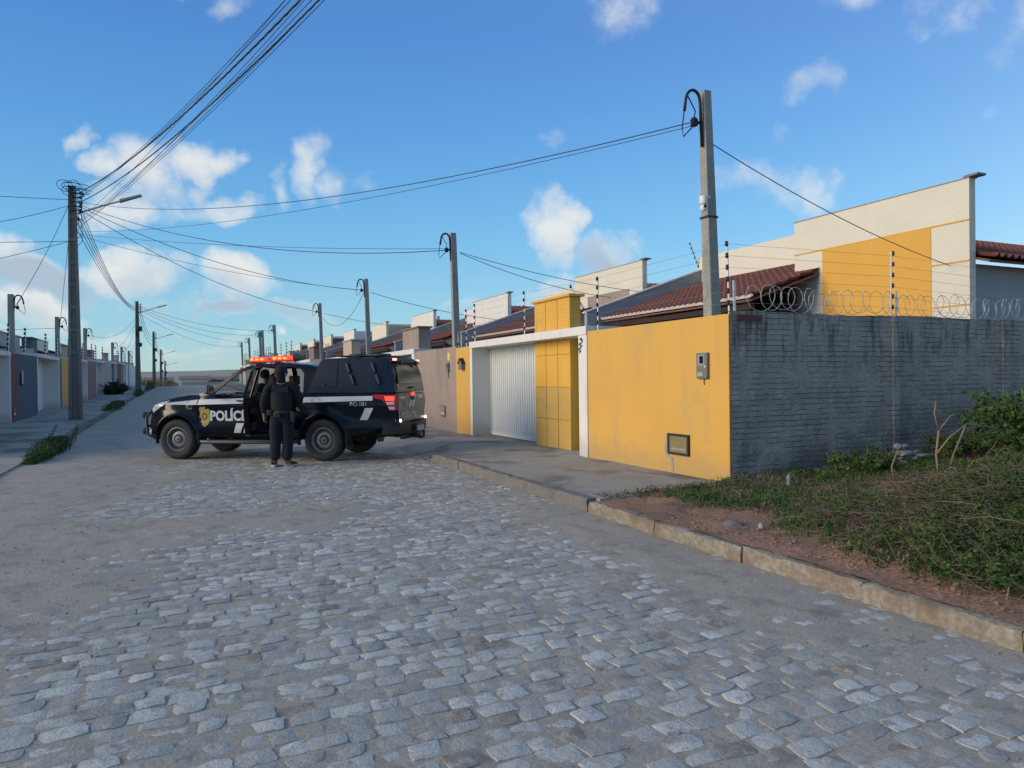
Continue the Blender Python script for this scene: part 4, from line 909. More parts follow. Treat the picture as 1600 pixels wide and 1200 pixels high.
wire('service_cable', sag((WX+.2, 17.0, 4.70), (10.8, 16.8, 3.7), .15, 20), .008, 'lower thin cable from the pole by the mauve wall to the second gable')
wire('service_cable', sag((WX+.2, 26.6, 4.8), (12.2, 27, 3.9), .15, 20), .01, 'thin cable from the pole above the canopy to the third gable')
wire('service_cable', sag((WX+.2, 36.7, 4.9), (12.2, 36.6, 4.2), .15, 20), .01, 'thin cable from the pole above the cab to the fourth gable')
# ------------------------------------------------------------------ far houses beyond the crest
rr = random.Random(21)
M['farroof'] = mat('faded_far_roof', (.30,.19,.15), .9, (.24,.16,.13), 1)
far = [(3, 250, 9, 3.0, 'cream', 'tile', 'low far house with red roof, straight over the bonnet front'), (-8, 262, 8, 2.8, 'greyw', 'tile', 'low far house with red roof left of the second tall pole base'), (12, 255, 10, 2.7, 'brown', 'tile', 'far brownish house over the middle of the bonnet'), (33, 240, 6, 4.6, 'cream', 'cream', 'tall cream far house beside the door mirror'), (22, 270, 9, 2.9, 'beige', 'tile', 'far beige house in the middle of the road end'), (42, 265, 10, 3.3, 'white', 'tile', 'far white house seen through the front door window'), (-20, 300, 9, 3.4, 'white', 'tile', 'far white house behind the left wall row end'), (52, 300, 12, 3.6, 'cream', 'tile', 'farthest cream house seen through the cab')]
for (x, y, wd, hh, ma, rf, lb) in far:
    hh += .45
    z = ground_z(x, y); t = thing('house', lb, 'house', (x, y, z), group='far houses')
    b = MB(); b.box((x-wd/2, y, z), (x+wd/2, y+7, z+hh)); wl = b.build('wall', M[ma], t)
    b = MB(); q = .5
    if rf == 'tile': b.prism([(y-.5, z+hh-.05), (y+3.5, z+hh+1.0), (y+7.5, z+hh-.05), (y+7.5, z+hh-.2), (y+3.5, z+hh+.85), (y-.5, z+hh-.2)], lambda a, c: (x-wd/2-.5, a, c), lambda a, c: (x+wd/2+.5, a, c))
    else: b.box((x-wd/2-.2, y-.2, z+hh), (x+wd/2+.2, y+7.2, z+hh+.25))
    b.build('roof', M['farroof'] if rf == 'tile' else M[rf], t)
    for dx in (-.28, .12): box_part('window', (x+wd*dx, y-.06, z+1.0), (x+wd*dx+1.2, y+.02, z+2.1), M['dark'], wl)
for (x0, x1, y, h_, m, lb) in [(10, 21, 215, 2.3, 'cream', 'low cream far boundary wall at the road end, right part'), (-1, 9.6, 218, 2.1, 'greyw', 'low grey far boundary wall at the road end, left part')]:
    z = ground_z((x0+x1)/2, y); b = MB(); b.box((x0, y, z-.5), (x1, y+.3, z+h_)); b.box((x0, y-.1, z+h_), (x1, y+.4, z+h_+.12)); tag(b.build('boundary_wall', M[m]), lb, 'wall')
# ------------------------------------------------------------------ police pickup
# local axes: x forward, y to the vehicle's left (towards the camera), z up; origin on the ground under the rear axle
TH = R(143.427)
truck = thing('pickup_truck', 'black police pickup with canopy, lit red light bar and open rear door, across the street', 'pickup truck', (2.81, 14.09, 0.005), TH)
paint = mat('black_car_paint', (.002,.004,.009), .16, (.002,.004,.009), spec=.26)
canp = mat('canopy_paint', (.003,.011,.028), .30, (.003,.010,.024), 3, spec=.28)
trim = mat('black_trim', (.012,.013,.015), .55, (.018,.02,.022), 20)
glass = mat('dark_glass', (.008,.010,.013), .06, (.008,.010,.013), coat=.5)
def clear_glass():
    m = bpy.data.materials.new('clear_window_glass'); m.use_nodes = True; q = NT(m.node_tree); q.n.clear()
    out = q.node('ShaderNodeOutputMaterial'); tr = q.node('ShaderNodeBsdfTransparent', inp={'Color': (.72,.78,.76,1)}); gl = q.node('ShaderNodeBsdfGlossy', inp={'Roughness': .03, 'Color': (.9,.95,1,1)})
    fr = q.node('ShaderNodeLayerWeight', inp={'Blend': .25}); mx = q.node('ShaderNodeMixShader'); q.l.new(q.math('MULTIPLY', fr.outputs['Facing'], .35), mx.inputs[0]); q.l.new(tr.outputs[0], mx.inputs[1]); q.l.new(gl.outputs[0], mx.inputs[2]); q.l.new(mx.outputs[0], out.inputs[0]); return m
cglass = clear_glass()
vinyl = mat('white_vinyl', (.50,.52,.54), .45, (.46,.48,.50), 4); gold = mat('gold_vinyl', (.40,.28,.07), .5, (.34,.23,.05), 30); inter = mat('cabin_interior', (.018,.018,.020), .8, (.03,.03,.032), 10)
rubber = mat('tyre_rubber', (.018,.018,.019), .85, (.028,.027,.026), 14, .9, .3, 80, stain=(.09,.08,.07), stsc=5, stth=(.62,.85)); steel = mat('wheel_steel', (.19,.195,.21), .5, (.13,.135,.145), 10, .8, metal=.35)
redl = mat('red_lens', (.45,.01,.015), .2, (.4,.01,.012)); litred = mat('lit_red_lamp', (.6,.02,.01), .3, emit=(1, .03, .012), es=1.1); litor = mat('lit_orange_lamp', (.8,.2,.05), .3, emit=(1, .075, .01), es=2.6)
clear = mat('clear_lens', (.55,.57,.6), .15, (.4,.42,.45), 30, coat=.5); litw = mat('lit_white_lamp', (.9,.9,.9), .3, emit=(1,.95,.88), es=2.2)
chrome = mat('chrome', (.6,.62,.65), .15, metal=1)
def ss(a, b, x): t = max(0, min(1, (x-a)/(b-a))); return t*t*(3-2*t)
def bw(x, z):
    w_ = .86
    w_ -= .055*ss(1.10, 1.27, z)+.03*(1-ss(.42, .62, z))
    w_ += .022*math.exp(-((z-1.06)/.05)**2)-.012*math.exp(-((z-.80)/.12)**2)
    w_ -= .28*max(0, (x-3.10)/.78)**2.4+.05*ss(-1.1, -1.45, x)*1
    if x > 2.5: w_ -= .16*ss(1.02, 1.24, z)*ss(2.45, 3.0, x)
    for cx in (0, 3.07):
        d = math.hypot(x-cx, z-.385); w_ += .045*math.exp(-((d-.47)/.10)**2)*(z > .3)
    return w_
def arch(cx, r, n=14, z0=.40):
    a0 = math.asin(max(-1, (z0-.385)/r)); return [(cx+r*math.cos(a0+(math.pi-2*a0)*i/n), .385+r*math.sin(a0+(math.pi-2*a0)*i/n)) for i in range(n+1)]
top_line = [(-1.40, 1.245), (-.6, 1.25), (.15, 1.245), (.35, 1.225), (1.46, 1.205), (2.35, 1.235), (2.55, 1.265), (2.9, 1.24), (3.2, 1.195), (3.48, 1.12), (3.67, 1.03), (3.78, .92)]
front_line = [(3.84, .80), (3.87, .66), (3.84, .52), (3.75, .42), (3.56, .40)]
bottom = arch(3.07, .465) + [(2.58, .44), (.50, .44)] + arch(0, .465) + [(-.52, .44), (-.9, .52), (-1.18, .62), (-1.40, .66)]
OUT = top_line+front_line+bottom
def side_panel(b, poly, yfn, sgn=1, holes=(), step=.11):
    bm = bmesh.new(); loops = [poly]+list(holes); allv = [p for l in loops for p in l]
    vs = [bm.verts.new((p[0], 0, p[1])) for p in allv]
    for t in tessellate_polygon([[Vector((p[0], p[1], 0)) for p in l] for l in loops]):
        try: bm.faces.new([vs[i] for i in t])
        except ValueError: pass
    x0, x1 = min(p[0] for p in allv), max(p[0] for p in allv); z0, z1 = min(p[1] for p in allv), max(p[1] for p in allv)
    for ax, a, c in ((0, x0, x1), (2, z0, z1)):
        k = a+step
        while k < c:
            co = [0,0,0]; no = [0,0,0]; co[ax] = k; no[ax] = 1
            bmesh.ops.bisect_plane(bm, geom=bm.verts[:]+bm.edges[:]+bm.faces[:], plane_co=co, plane_no=no); k += step
    bm.verts.ensure_lookup_table(); bm.verts.index_update()
    b.add([(v.co.x, sgn*yfn(v.co.x, v.co.z), v.co.z) for v in bm.verts], [tuple(v.index for v in f.verts) for f in bm.faces]); bm.free()
def cross(b, line, yfn, n=10, crown=0.0, pinch=1.0):
    """surface across the vehicle along an outline, from its left edge to its right edge"""
    pts = []
    for (p, q) in zip(line, line[1:]):
        m = max(1, int(math.hypot(q[0]-p[0], q[1]-p[1])/.09)); pts += [(lerp(p[0], q[0], i/m), lerp(p[1], q[1], i/m)) for i in range(m)]
    pts.append(line[-1]); vs = []
    for (x, z) in pts:
        w_ = yfn(x, z)
        for i in range(n+1):
            t = 1-2*i/n; vs.append((x+(crown if crown < 0 else 0)*t*t*0, w_*t, z+abs(crown)*(1-t*t)))
    b.add(vs, [(j*(n+1)+i, j*(n+1)+i+1, (j+1)*(n+1)+i+1, (j+1)*(n+1)+i) for j in range(len(pts)-1) for i in range(n)])
b = MB()
door_x0, door_x1 = .46, 1.44
# left side has the rear door opening cut from the belt line downwards
li = [(-1.40, 1.245), (-.6, 1.25), (.15, 1.245), (.42, 1.22), (.44, .98), (.56, .80), (.60, .55), (.70, .50), (1.40, .50), (1.45, .56), (1.46, 1.205)]+top_line[5:]+front_line+bottom
side_panel(b, li, bw, 1); side_panel(b, OUT, bw, -1)
cross(b, top_line[:4], bw); cross(b, top_line[5:], bw, crown=.035); cross(b, front_line, bw); cross(b, [(-1.40, .66), (-1.40, 1.245)], bw)
cross(b, arch(3.07, .465), bw, n=2); cross(b, arch(0, .465), bw, n=2); cross(b, [(2.58, .44), (.50, .44)], bw, n=2); cross(b, [(-.52, .44), (-.9, .52), (-1.18, .62), (-1.40, .66)], bw, n=2)
BODY = b.build('body', paint, truck, smooth=True, sharp=38)
# jamb of the door opening
b = MB(); jl = [(.42, 1.22), (.44, .98), (.56, .80), (.60, .55), (.70, .50), (1.40, .50), (1.45, .56), (1.46, 1.205)]
vs = [(x, bw(x, z), z) for x, z in jl]+[(x, bw(x, z)-.12, z) for x, z in jl]; k = len(jl); b.add(vs, [(i, i+1, k+i+1, k+i) for i in range(k-1)]); b.build('door_jamb', paint, truck)
# shut lines on the bodywork: front door panel standing a touch proud, with its gap
def proud(poly, yfn, m, name, parent, off=.006, sgn=1, holes=()):
    b = MB(); side_panel(b, poly, lambda x, z: yfn(x, z)+off, sgn, holes)
    k = len(poly); b.add([(x, sgn*(yfn(x, z)+off), z) for x, z in poly]+[(x, sgn*(yfn(x, z)-.01), z) for x, z in poly], [(i, (i+1) % k, k+(i+1) % k, k+i) for i in range(k)])
    return b.build(name, m, parent, smooth=True, sharp=35)
fd = [(2.56, 1.235), (2.60, 1.0), (2.60, .62), (2.55, .50), (1.52, .50), (1.50, .56), (1.50, 1.20)]
FD = proud(fd, bw, paint, 'front_door', truck); proud(fd, bw, paint, 'front_door', truck, sgn=-1)
rd = [(1.46, 1.20), (1.46, .56), (1.41, .50), (.70, .50), (.62, .56), (.58, .78), (.46, .98), (.44, 1.215)]
proud(rd, bw, paint, 'rear_door', truck, sgn=-1)
bd = [(-.98, 1.235), (-.55, 1.24), (.36, 1.24), (.36, 1.06), (.20, 1.03)]
# greenhouse
def gw(x, z): t = max(0, min(1, (z-1.21)/.60)); return .80-.155*t**1.25-.03*ss(1.5, 2.5, x)
gh = [(2.52, 1.22), (2.10, 1.54), (1.80, 1.735), (1.56, 1.80), (1.25, 1.825), (.85, 1.825), (.40, 1.80), (.17, 1.75), (.10, 1.66), (.24, 1.21)]
win_f = [(2.34, 1.245), (2.02, 1.50), (1.74, 1.685), (1.56, 1.745), (1.47, 1.75), (1.45, 1.235)]
win_r = [(1.36, 1.24), (1.35, 1.745), (.72, 1.745), (.50, 1.67), (.46, 1.24)]
b = MB()
opening = [(.42, 1.21), (.45, 1.63), (.52, 1.71), (.72, 1.755), (1.32, 1.755), (1.37, 1.70), (1.39, 1.21)]
left_g = [(2.52, 1.22)]+gh[1:-1]+[(.24, 1.21)]+opening
side_panel(b, left_g, gw, 1, [win_f]); side_panel(b, gh, gw, -1, [win_f[::-1], win_r[::-1]])
roofl = gh[2:9]; cross(b, roofl, gw, crown=.035); cross(b, [(.10, 1.66), (.24, 1.21)], gw)
b.build('cab_frame', paint, truck, smooth=True, sharp=38)
b = MB(); cross(b, [(2.50, 1.235), (2.10, 1.535), (1.80, 1.73)], lambda x, z: gw(x, z)-.03, crown=.03); b.build('windscreen', cglass, truck, smooth=True)
b = MB(); side_panel(b, win_f, lambda x, z: gw(x, z)-.012, -1); b.build('window', cglass, truck, smooth=True)
b = MB(); side_panel(b, win_r, lambda x, z: gw(x, z)-.012, -1); b.build('window', cglass, truck, smooth=True)
# window surround trim on the near front door
b = MB(); loop = win_f+[win_f[0]]; b.tube([(x, gw(x, z)+.004, z) for x, z in loop], .011, 5); b.build('window_trim', trim, FD, ws=False)
b = MB(); b.tube([(x, bw(x, .95)+.0, 0) for x in (0,)]*2, .001, 3) if False else None
# interior
b = MB(); b.box((.28, -.74, .50), (2.45, .74, .56)); b.box((2.25, -.72, .56), (2.48, .72, 1.18)); b.box((.20, -.74, .5), (.28, .74, 1.25)); b.box((1.42, .735, .5), (1.48, .79, 1.24)); b.build('cabin_floor', inter, truck)
def seat(cx, cy, w_, name='seat', hr=True):
    b = MB(); b.hexa([(cx-.05, cy-w_/2, .56), (cx+.48, cy-w_/2, .56), (cx+.48, cy+w_/2, .56), (cx-.05, cy+w_/2, .56), (cx-.05, cy-w_/2, .82), (cx+.50, cy-w_/2, .88), (cx+.50, cy+w_/2, .88), (cx-.05, cy+w_/2, .82)])
    b.hexa([(cx-.12, cy-w_/2, .80), (cx+.04, cy-w_/2, .80), (cx+.04, cy+w_/2, .80), (cx-.12, cy+w_/2, .80), (cx-.28, cy-w_/2+.04, 1.38), (cx-.17, cy-w_/2+.04, 1.40), (cx-.17, cy+w_/2-.04, 1.40), (cx-.28, cy+w_/2-.04, 1.38)])
    if hr:
        for q in ((0,) if w_ < .8 else (-.4, .4)): b.box((cx-.31, cy+q-.13, 1.42), (cx-.20, cy+q+.13, 1.60)); b.box((cx-.27, cy+q-.08, 1.36), (cx-.23, cy+q-.06, 1.44)); b.box((cx-.27, cy+q+.06, 1.36), (cx-.23, cy+q+.08, 1.44))
    b.build(name, inter, truck, bevel=.03)
seat(1.50, .38, .50); seat(1.50, -.38, .50); seat(.52, 0, 1.30, 'rear_seat')
b = MB(); c0 = Vector((2.02, .38, 1.10)); ax1 = Vector((0, 1, 0)); ax2 = Vector((.35, 0, .93)).normalized()
b.tube([c0+(ax1*math.cos(t*math.pi/12)+ax2*math.sin(t*math.pi/12))*.18 for t in range(25)], .016, 6); b.tube([c0, c0+Vector((.28, 0, -.16))], .03, 6); b.tube([c0-ax1*.17, c0+ax1*.17], .018, 5); b.build('steering_wheel', inter, truck)
# open rear door, hinged at the middle pillar and swung out towards the camera
hx, hy = 1.47, .83
droot = bpy.data.objects.new('rear_door', None); C.objects.link(droot); droot.parent = truck; droot.location = (hx, hy, 0); droot['label'] = 'near side rear door, swung wide open'
droot.rotation_euler = (0, 0, R(-65))
b = MB()
def dw(x, z): return bw(hx+x, z)-.83
dpoly = [(-.02, 1.205), (-.02, .55), (-.07, .50), (-.76, .50), (-.86, .56), (-.90, .78), (-1.0, .98), (-1.04, 1.215)]
b.prism(dpoly, lambda x, z: (x, .02, z), lambda x, z: (x, -.07, z)); 
dp = b.build('door_panel', paint, droot, ws=False, bevel=.01)
b = MB(); fr_ = [(-.04, 1.20), (-.08, 1.70), (-.14, 1.735), (-.74, 1.735), (-.93, 1.66), (-1.02, 1.20)]
b.tube([(x, .0-(z-1.24)*.30, z) for x, z in fr_], .024, 6); b.build('window_frame', paint, droot, ws=False)
b = MB(); b.add([(x, -(z-1.24)*.30-.005, z) for x, z in fr_], [tuple(range(len(fr_)))]); b.build('window', cglass, droot, ws=False)
b = MB(); b.box((-.85, -.10, .92), (-.2, -.07, 1.0)); b.box((-.8, -.105, .6), (-.15, -.07, .74)); b.build('door_lining', inter, droot, ws=False, bevel=.01)
b = MB(); b.box((-.95, .022, 1.05), (-.78, .05, 1.09)); b.build('handle', trim, droot, ws=False, bevel=.008)
# door mirror
def mirror(sg):
    b = MB(); b.hexa([(2.21, sg*.90, 1.25), (2.31, sg*.92, 1.25), (2.30, sg*1.10, 1.27), (2.21, sg*1.12, 1.26), (2.21, sg*.90, 1.42), (2.29, sg*.92, 1.40), (2.28, sg*1.09, 1.41), (2.21, sg*1.11, 1.44)]); m_ = b.build('mirror', trim, truck, bevel=.022)
    b = MB(); b.tube([(2.30, sg*.92, 1.30), (2.28, sg*.80, 1.27)], .03, 6); b.build('mirror_arm', trim, m_, ws=False)
    b = MB(); b.box((2.203, sg*.925, 1.275), (2.208, sg*1.095, 1.41)); b.build('mirror_glass', chrome, m_, ws=False)
mirror(1); mirror(-1)
for sg in (1, -1):
    b = MB(); b.tube([(1.74, sg*(bw(1.74, 1.12)+.03), 1.13), (1.60, sg*(bw(1.6, 1.12)+.035), 1.13), (1.54, sg*(bw(1.55, 1.12)+.01), 1.13)], .016, 6); b.tube([(1.76, sg*bw(1.76, 1.1), 1.13), (1.74, sg*(bw(1.74, 1.12)+.03), 1.13)], .016, 6); b.build('handle', trim, truck)
# wheel arch liners (dark), flares
for cx in (0, 3.07):
    for sg in (1, -1):
        b = MB(); vs = []; n = 22
        for i in range(n+1):
            a = math.pi*(-.06+1.12*i/n)
            for r_, off in ((.455, .004), (.475, .048), (.505, .050), (.530, .012)):
                X = cx+r_*math.cos(a); Z = .385+r_*math.sin(a); vs.append((X, sg*(min(.885, bw(cx+.47*math.cos(a), max(.45, .385+.47*math.sin(a))))-.03+off), Z))
        b.add(vs, [(j*4+i, j*4+i+1, (j+1)*4+i+1, (j+1)*4+i) for j in range(n) for i in range(3)]); b.build('wheel_arch', trim if False else paint, truck, smooth=True)
        b = MB(); n = 14; vs = []
        for i in range(n+1):
            a = math.pi*i/n
            for yy in (.84, .50): vs.append((cx+.462*math.cos(a), sg*yy, .385+.462*math.sin(a)))
        b.add(vs, [(j*2, j*2+1, j*2+3, j*2+2) for j in range(n)]); b.add([(cx+.46*math.cos(math.pi*i/n), sg*.50, .385+.46*math.sin(math.pi*i/n)) for i in range(n+1)], [tuple(range(n+1))]); b.build('arch_liner', M['dark'], truck)
# wheels
def wheel(x, sg):
    w0 = bpy.data.objects.new('wheel', None); C.objects.link(w0); w0.parent = truck; w0.location = (x, sg*.745, .385); w0.rotation_euler = (0, 0, 0 if sg > 0 else math.pi)
    b = MB(); T = .385; b.lathe([(.235,-.10),(.27,-.122),(.33,-.128),(.368,-.112),(.383,-.085),(T,-.03),(T,.03),(.383,.085),(.368,.112),(.33,.128),(.27,.122),(.235,.10),(.215,.085),(.215,-.085),(.235,-.10)], (0,0,0), 'y', 56)
    b.build('tyre', rubber, w0, smooth=True, ws=False, sharp=60)
    b = MB()
    for i in range(46):
        a = 2*math.pi*i/46; 
        for s2 in (-1, 1):
            c_, s_ = math.cos(a+s2*.03), math.sin(a+s2*.03); r0, r1 = .378, .391; da = .045
            p = []
            for rr_ in (r0, r1):
                for (aa, yy) in ((a, .03*s2+.01*s2), (a+da, .035*s2), (a+da, .105*s2), (a+.01, .105*s2)): p.append((rr_*math.cos(aa), yy, rr_*math.sin(aa)))
            b.hexa(p)
    b.build('tread', rubber, w0, ws=False)
    b = MB(); b.lathe([(.232,.088),(.236,.105),(.222,.112),(.205,.095),(.200,.045),(.182,.02),(.165,.030),(.150,.062),(.105,.072),(.085,.060),(.062,.060),(.055,.085),(.03,.09),(.001,.09)], (0,0,0), 'y', 40, False); rim = b.build('rim', steel, w0, smooth=True, ws=False, sharp=35)
    b = MB()
    for i in range(12):
        a = 2*math.pi*i/12; c = Vector((.178*math.cos(a), .031, .178*math.sin(a))); u = Vector((-math.sin(a), 0, math.cos(a))); v = Vector((math.cos(a), 0, math.sin(a)))
        b.add([c+u*.016*math.cos(t*math.pi/4)+v*.012*math.sin(t*math.pi/4)+Vector((0, .008, 0)) for t in range(8)], [tuple(range(8))])
    b.build('rim_holes', M['black'], rim, ws=False); b = MB(); b.lathe([(0,.060),(.088,.060),(.088,.074),(.0,.074)], (0,0,0), 'y', 20)
    b.lathe([(.0,.094),(.028,.094),(.03,.088)], (0,0,0), 'y', 14)
    for i in range(6):
        a = 2*math.pi*i/6; b.lathe([(0,.08),(.011,.08),(.012,.06)], (.072*math.cos(a), 0, .072*math.sin(a)), 'y', 6)
    b.build('hub', M['black'], rim, ws=False)
for x in (3.07, 0):
    for sg in (1, -1): wheel(x, sg)
# underbody
b = MB(); b.box((-1.2, -.42, .42), (3.5, -.32, .56)); b.box((-1.2, .32, .42), (3.5, .42, .56)); b.tube([(0, -.75, .385), (0, .75, .385)], .05, 8); b.tube([(3.07, -.75, .385), (3.07, .75, .385)], .04, 8); b.lathe([(.0,-.12),(.12,-.08),(.14,0),(.12,.08),(0,.12)], (0, 0, .385), 'y', 14); b.tube([(-1.3, -.3, .38), (-.6, -.3, .40), (.8, -.25, .42)], .035, 8); b.box((1.0, -.25, .30), (2.2, .25, .48)); b.tube([(2.5, 0, .4), (0.1, 0, .39)], .04, 8); b.build('chassis', M['dark'], truck)
# side steps
for sg in (1, -1):
    b = MB(); b.tube([(2.60, sg*.80, .36), (2.52, sg*.88, .345), (.62, sg*.88, .345), (.54, sg*.80, .36)], .038, 8); b.box((.75, sg*.83, .37), (2.4, sg*.93, .382)); b.build('side_step', mat('step_grey', (.05,.055,.06), .45), truck, smooth=True, sharp=50)
# mud flaps
for x, sg in ((-.47, 1), (-.47, -1), (2.60, 1), (2.60, -1)):
    b = MB(); b.hexa([(x-.02, sg*.62, .22 if x < 0 else .30), (x+.005, sg*.62, .22 if x < 0 else .30), (x+.005, sg*.88, .22 if x < 0 else .30), (x-.02, sg*.88, .22 if x < 0 else .30), (x+.0, sg*.62, .52), (x+.03, sg*.62, .52), (x+.03, sg*.88, .52), (x+.0, sg*.88, .52)]); b.build('mud_flap', trim, truck)
# canopy
def cw(x, z): t = max(0, min(1, (z-1.25)/.62)); return .815-.10*t**1.3-.03*ss(-1.0, -1.42, x)
cp_ = [(.34, 1.26), (.22, 1.55), (.12, 1.82), (.06, 1.875), (-.02, 1.895), (-.6, 1.905), (-1.20, 1.895), (-1.27, 1.86), (-1.36, 1.60), (-1.41, 1.26)]
b = MB(); side_panel(b, cp_, cw, 1); side_panel(b, cp_, cw, -1); cross(b, cp_[:7], cw, crown=.03); cross(b, cp_[6:], cw, crown=.0)
CAN = b.build('canopy', canp, truck, smooth=True, sharp=38)
b = MB(); b.tube([(x, cw(x, 1.265)+.006, 1.262) for x in frange(.32, -1.38, .1)], .016, 5); b.build('canopy_rail', trim, CAN, ws=False)
cwp = [(.10, 1.79), (.03, 1.825), (-.26, 1.83), (-.26, 1.385), (-.22, 1.37), (.20, 1.37), (.235, 1.40)]
for sg in (1, -1):
    hp = proud(cwp, cw, canp, 'side_hatch', CAN, .010, sg)
    b = MB(); b.lathe([(0,0),(.022,0),(.022,.02),(0,.02)], (.0, 0, 1.42), 'y', 10); b.v = [(x, sg*(cw(0, 1.42)+.012+y), z) for x, y, z in b.v]; b.build('latch', trim, hp, ws=False)
    bp = [(-.30, 1.83), (-1.22, 1.82), (-1.33, 1.40), (-1.345, 1.33), (-.30, 1.33)]
    side2 = proud(bp, cw, canp, 'side_panel', CAN, .006, sg)
    for (X, Z) in ((-.48, 1.72), (-.98, 1.72), (-.58, 1.50), (-1.08, 1.50)):
        b = MB(); p = []
        for yy in (.006, .05):
            for (dx, dz) in ((.075, .085), (.02, .10), (-.06, -.075), (-.005, -.095)): p.append((X+dx*.9, sg*(cw(X, Z+dz)+yy), Z+dz))
        b.hexa(p); b.build('vent_louvre', trim, side2, bevel=.012, ws=False)
b = MB(); ry = lambda z: -1.41+(z-1.26)*.26*(1 if z < 1.6 else 1)
def rearx(z): return lerp(-1.41, -1.36, (z-1.26)/.34) if z < 1.6 else lerp(-1.36, -1.27, (z-1.6)/.26)
def rear_poly(name, poly, m, off, parent, thick=.008):
    b = MB(); b.add([(rearx(z)-off, y, z) for y, z in poly]+[(rearx(z)-off+thick, y, z) for y, z in poly], [tuple(range(len(poly)))]+[(i, (i+1) % len(poly), len(poly)+(i+1) % len(poly), len(poly)+i) for i in range(len(poly))]); return b.build(name, m, parent, ws=False)
tg_paint = mat('tailgate_paint', (.016,.017,.020), .4, (.024,.024,.026), 4, coat=.3, stain=(.06,.052,.045), stsc=4, stth=(.5,.85))
rg = rear_poly('rear_hatch', [(-.72, 1.29), (.72, 1.29), (.72, 1.5), (.64, 1.80), (.58, 1.835), (-.58, 1.835), (-.64, 1.80), (-.72, 1.5)], tg_paint, .012, CAN, .02)
b = MB(); gp = [(-.64, 1.42), (.64, 1.42), (.64, 1.54), (.575, 1.76), (-.575, 1.76), (-.64, 1.54)]
rear_poly('rear_glass', gp, mat('dusty_glass', (.03,.031,.033), .18, (.05,.048,.045), 5, stain=(.085,.08,.07), stsc=3, stth=(.5,.8), stretch=(1,4,.6)), .022, rg, .008)
b = MB(); b.box((-1.46, -.09, 1.325), (-1.425, .09, 1.36)); b.build('hatch_handle', trim, rg, ws=False, bevel=.006)
b = MB(); b.hexa([(-1.36, -.62, 1.80), (-1.20, -.62, 1.86), (-1.20, .62, 1.86), (-1.36, .62, 1.80), (-1.38, -.62, 1.84), (-1.20, -.62, 1.92), (-1.20, .62, 1.92), (-1.38, .62, 1.84)]); sp = b.build('spoiler', trim, CAN, ws=False, bevel=.01)
for yy in (.62, -.62): b = MB(); b.box((-1.36, yy-.03, 1.845), (-1.30, yy+.03, 1.885)); b.build('marker_lamp', litor if False else mat('lit_red_marker', (.6,.05,.04), .3, emit=(1,.25,.18), es=1.6), CAN, ws=False)
for yy in (.42, -.42): b = MB(); b.box((-1.395, yy-.05, 1.76), (-1.35, yy+.05, 1.86)); b.build('hatch_hinge', trim, CAN, ws=False, bevel=.008)
b = MB()
for yy in (.3, -.3): b.box((-1.05, yy-.09, 1.935), (-.1, yy+.09, 1.965))
for xx in (-.95, -.6, -.25): b.box((xx-.05, -.62, 1.93), (xx+.05, .62, 1.955))
for xx in (-.35, -.85): b.lathe([(.0,.0),(.19,0),(.17,.05),(.0,.055)], (xx, .05, 1.945), 'z', 18)
b.build('roof_rack', trim, CAN, ws=False, bevel=.008)
# tailgate
def plate_rear(name, poly, x, m, parent, thick=.02, label=None):
    b = MB(); b.add([(x, y, z) for y, z in poly]+[(x+thick, y, z) for y, z in poly], [tuple(range(len(poly)))]+[(i, (i+1) % len(poly), len(poly)+(i+1) % len(poly), len(poly)+i) for i in range(len(poly))]); return b.build(name, m, parent, ws=False)
TG = plate_rear('tailgate', [(-.70, .72), (.70, .72), (.73, 1.0), (.73, 1.22), (-.73, 1.22), (-.73, 1.0)], -1.432, tg_paint, truck, .04)
plate_rear('tailgate_stripe', [(.02, .98), (-.08, .98), (-.26, 1.20), (-.14, 1.20)], -1.436, vinyl, TG, .003); plate_rear('tailgate_stripe', [(.20, .98), (.09, .98), (-.10, 1.20), (.02, 1.20)][::-1], -1.437, vinyl, TG, .003)
plate_rear('tailgate_stripe', [(-.30, 1.20), (-.62, 1.20), (-.62, 1.12), (-.36, 1.12)], -1.436, vinyl, TG, .003)
plate_rear('flag_sticker', [(.44, 1.10), (.36, 1.10), (.36, .98), (.44, .98)], -1.436, mat('flag_green', (.04,.10,.05), .5, (.16,.15,.05), 20, .9), TG, .003); plate_rear('badge_strip', [(.66, 1.165), (.40, 1.165), (.40, 1.15), (.66, 1.15)], -1.436, chrome, TG, .003)
b = MB(); b.box((-1.455, -.12, 1.10), (-1.432, .06, 1.165)); b.build('handle', trim, TG, ws=False, bevel=.006)
b = MB(); b.box((-1.452, -.10, 1.205), (-1.43, .06, 1.235)); b.build('brake_lamp', litred, TG, ws=False)
lettering('POLÍCIA CIVIL', .155, lambda u, v: (-1.4375, .56-u, .775+v), vinyl, TG, .004, 1.0, 'POLÍCIA CIVIL in white letters', sx=.82, ws=False)
lettering('PC-101', .075, lambda u, v: (-1.4375, -.38-u, 1.035+v), vinyl, TG, .0008, sx=.7, ws=False)
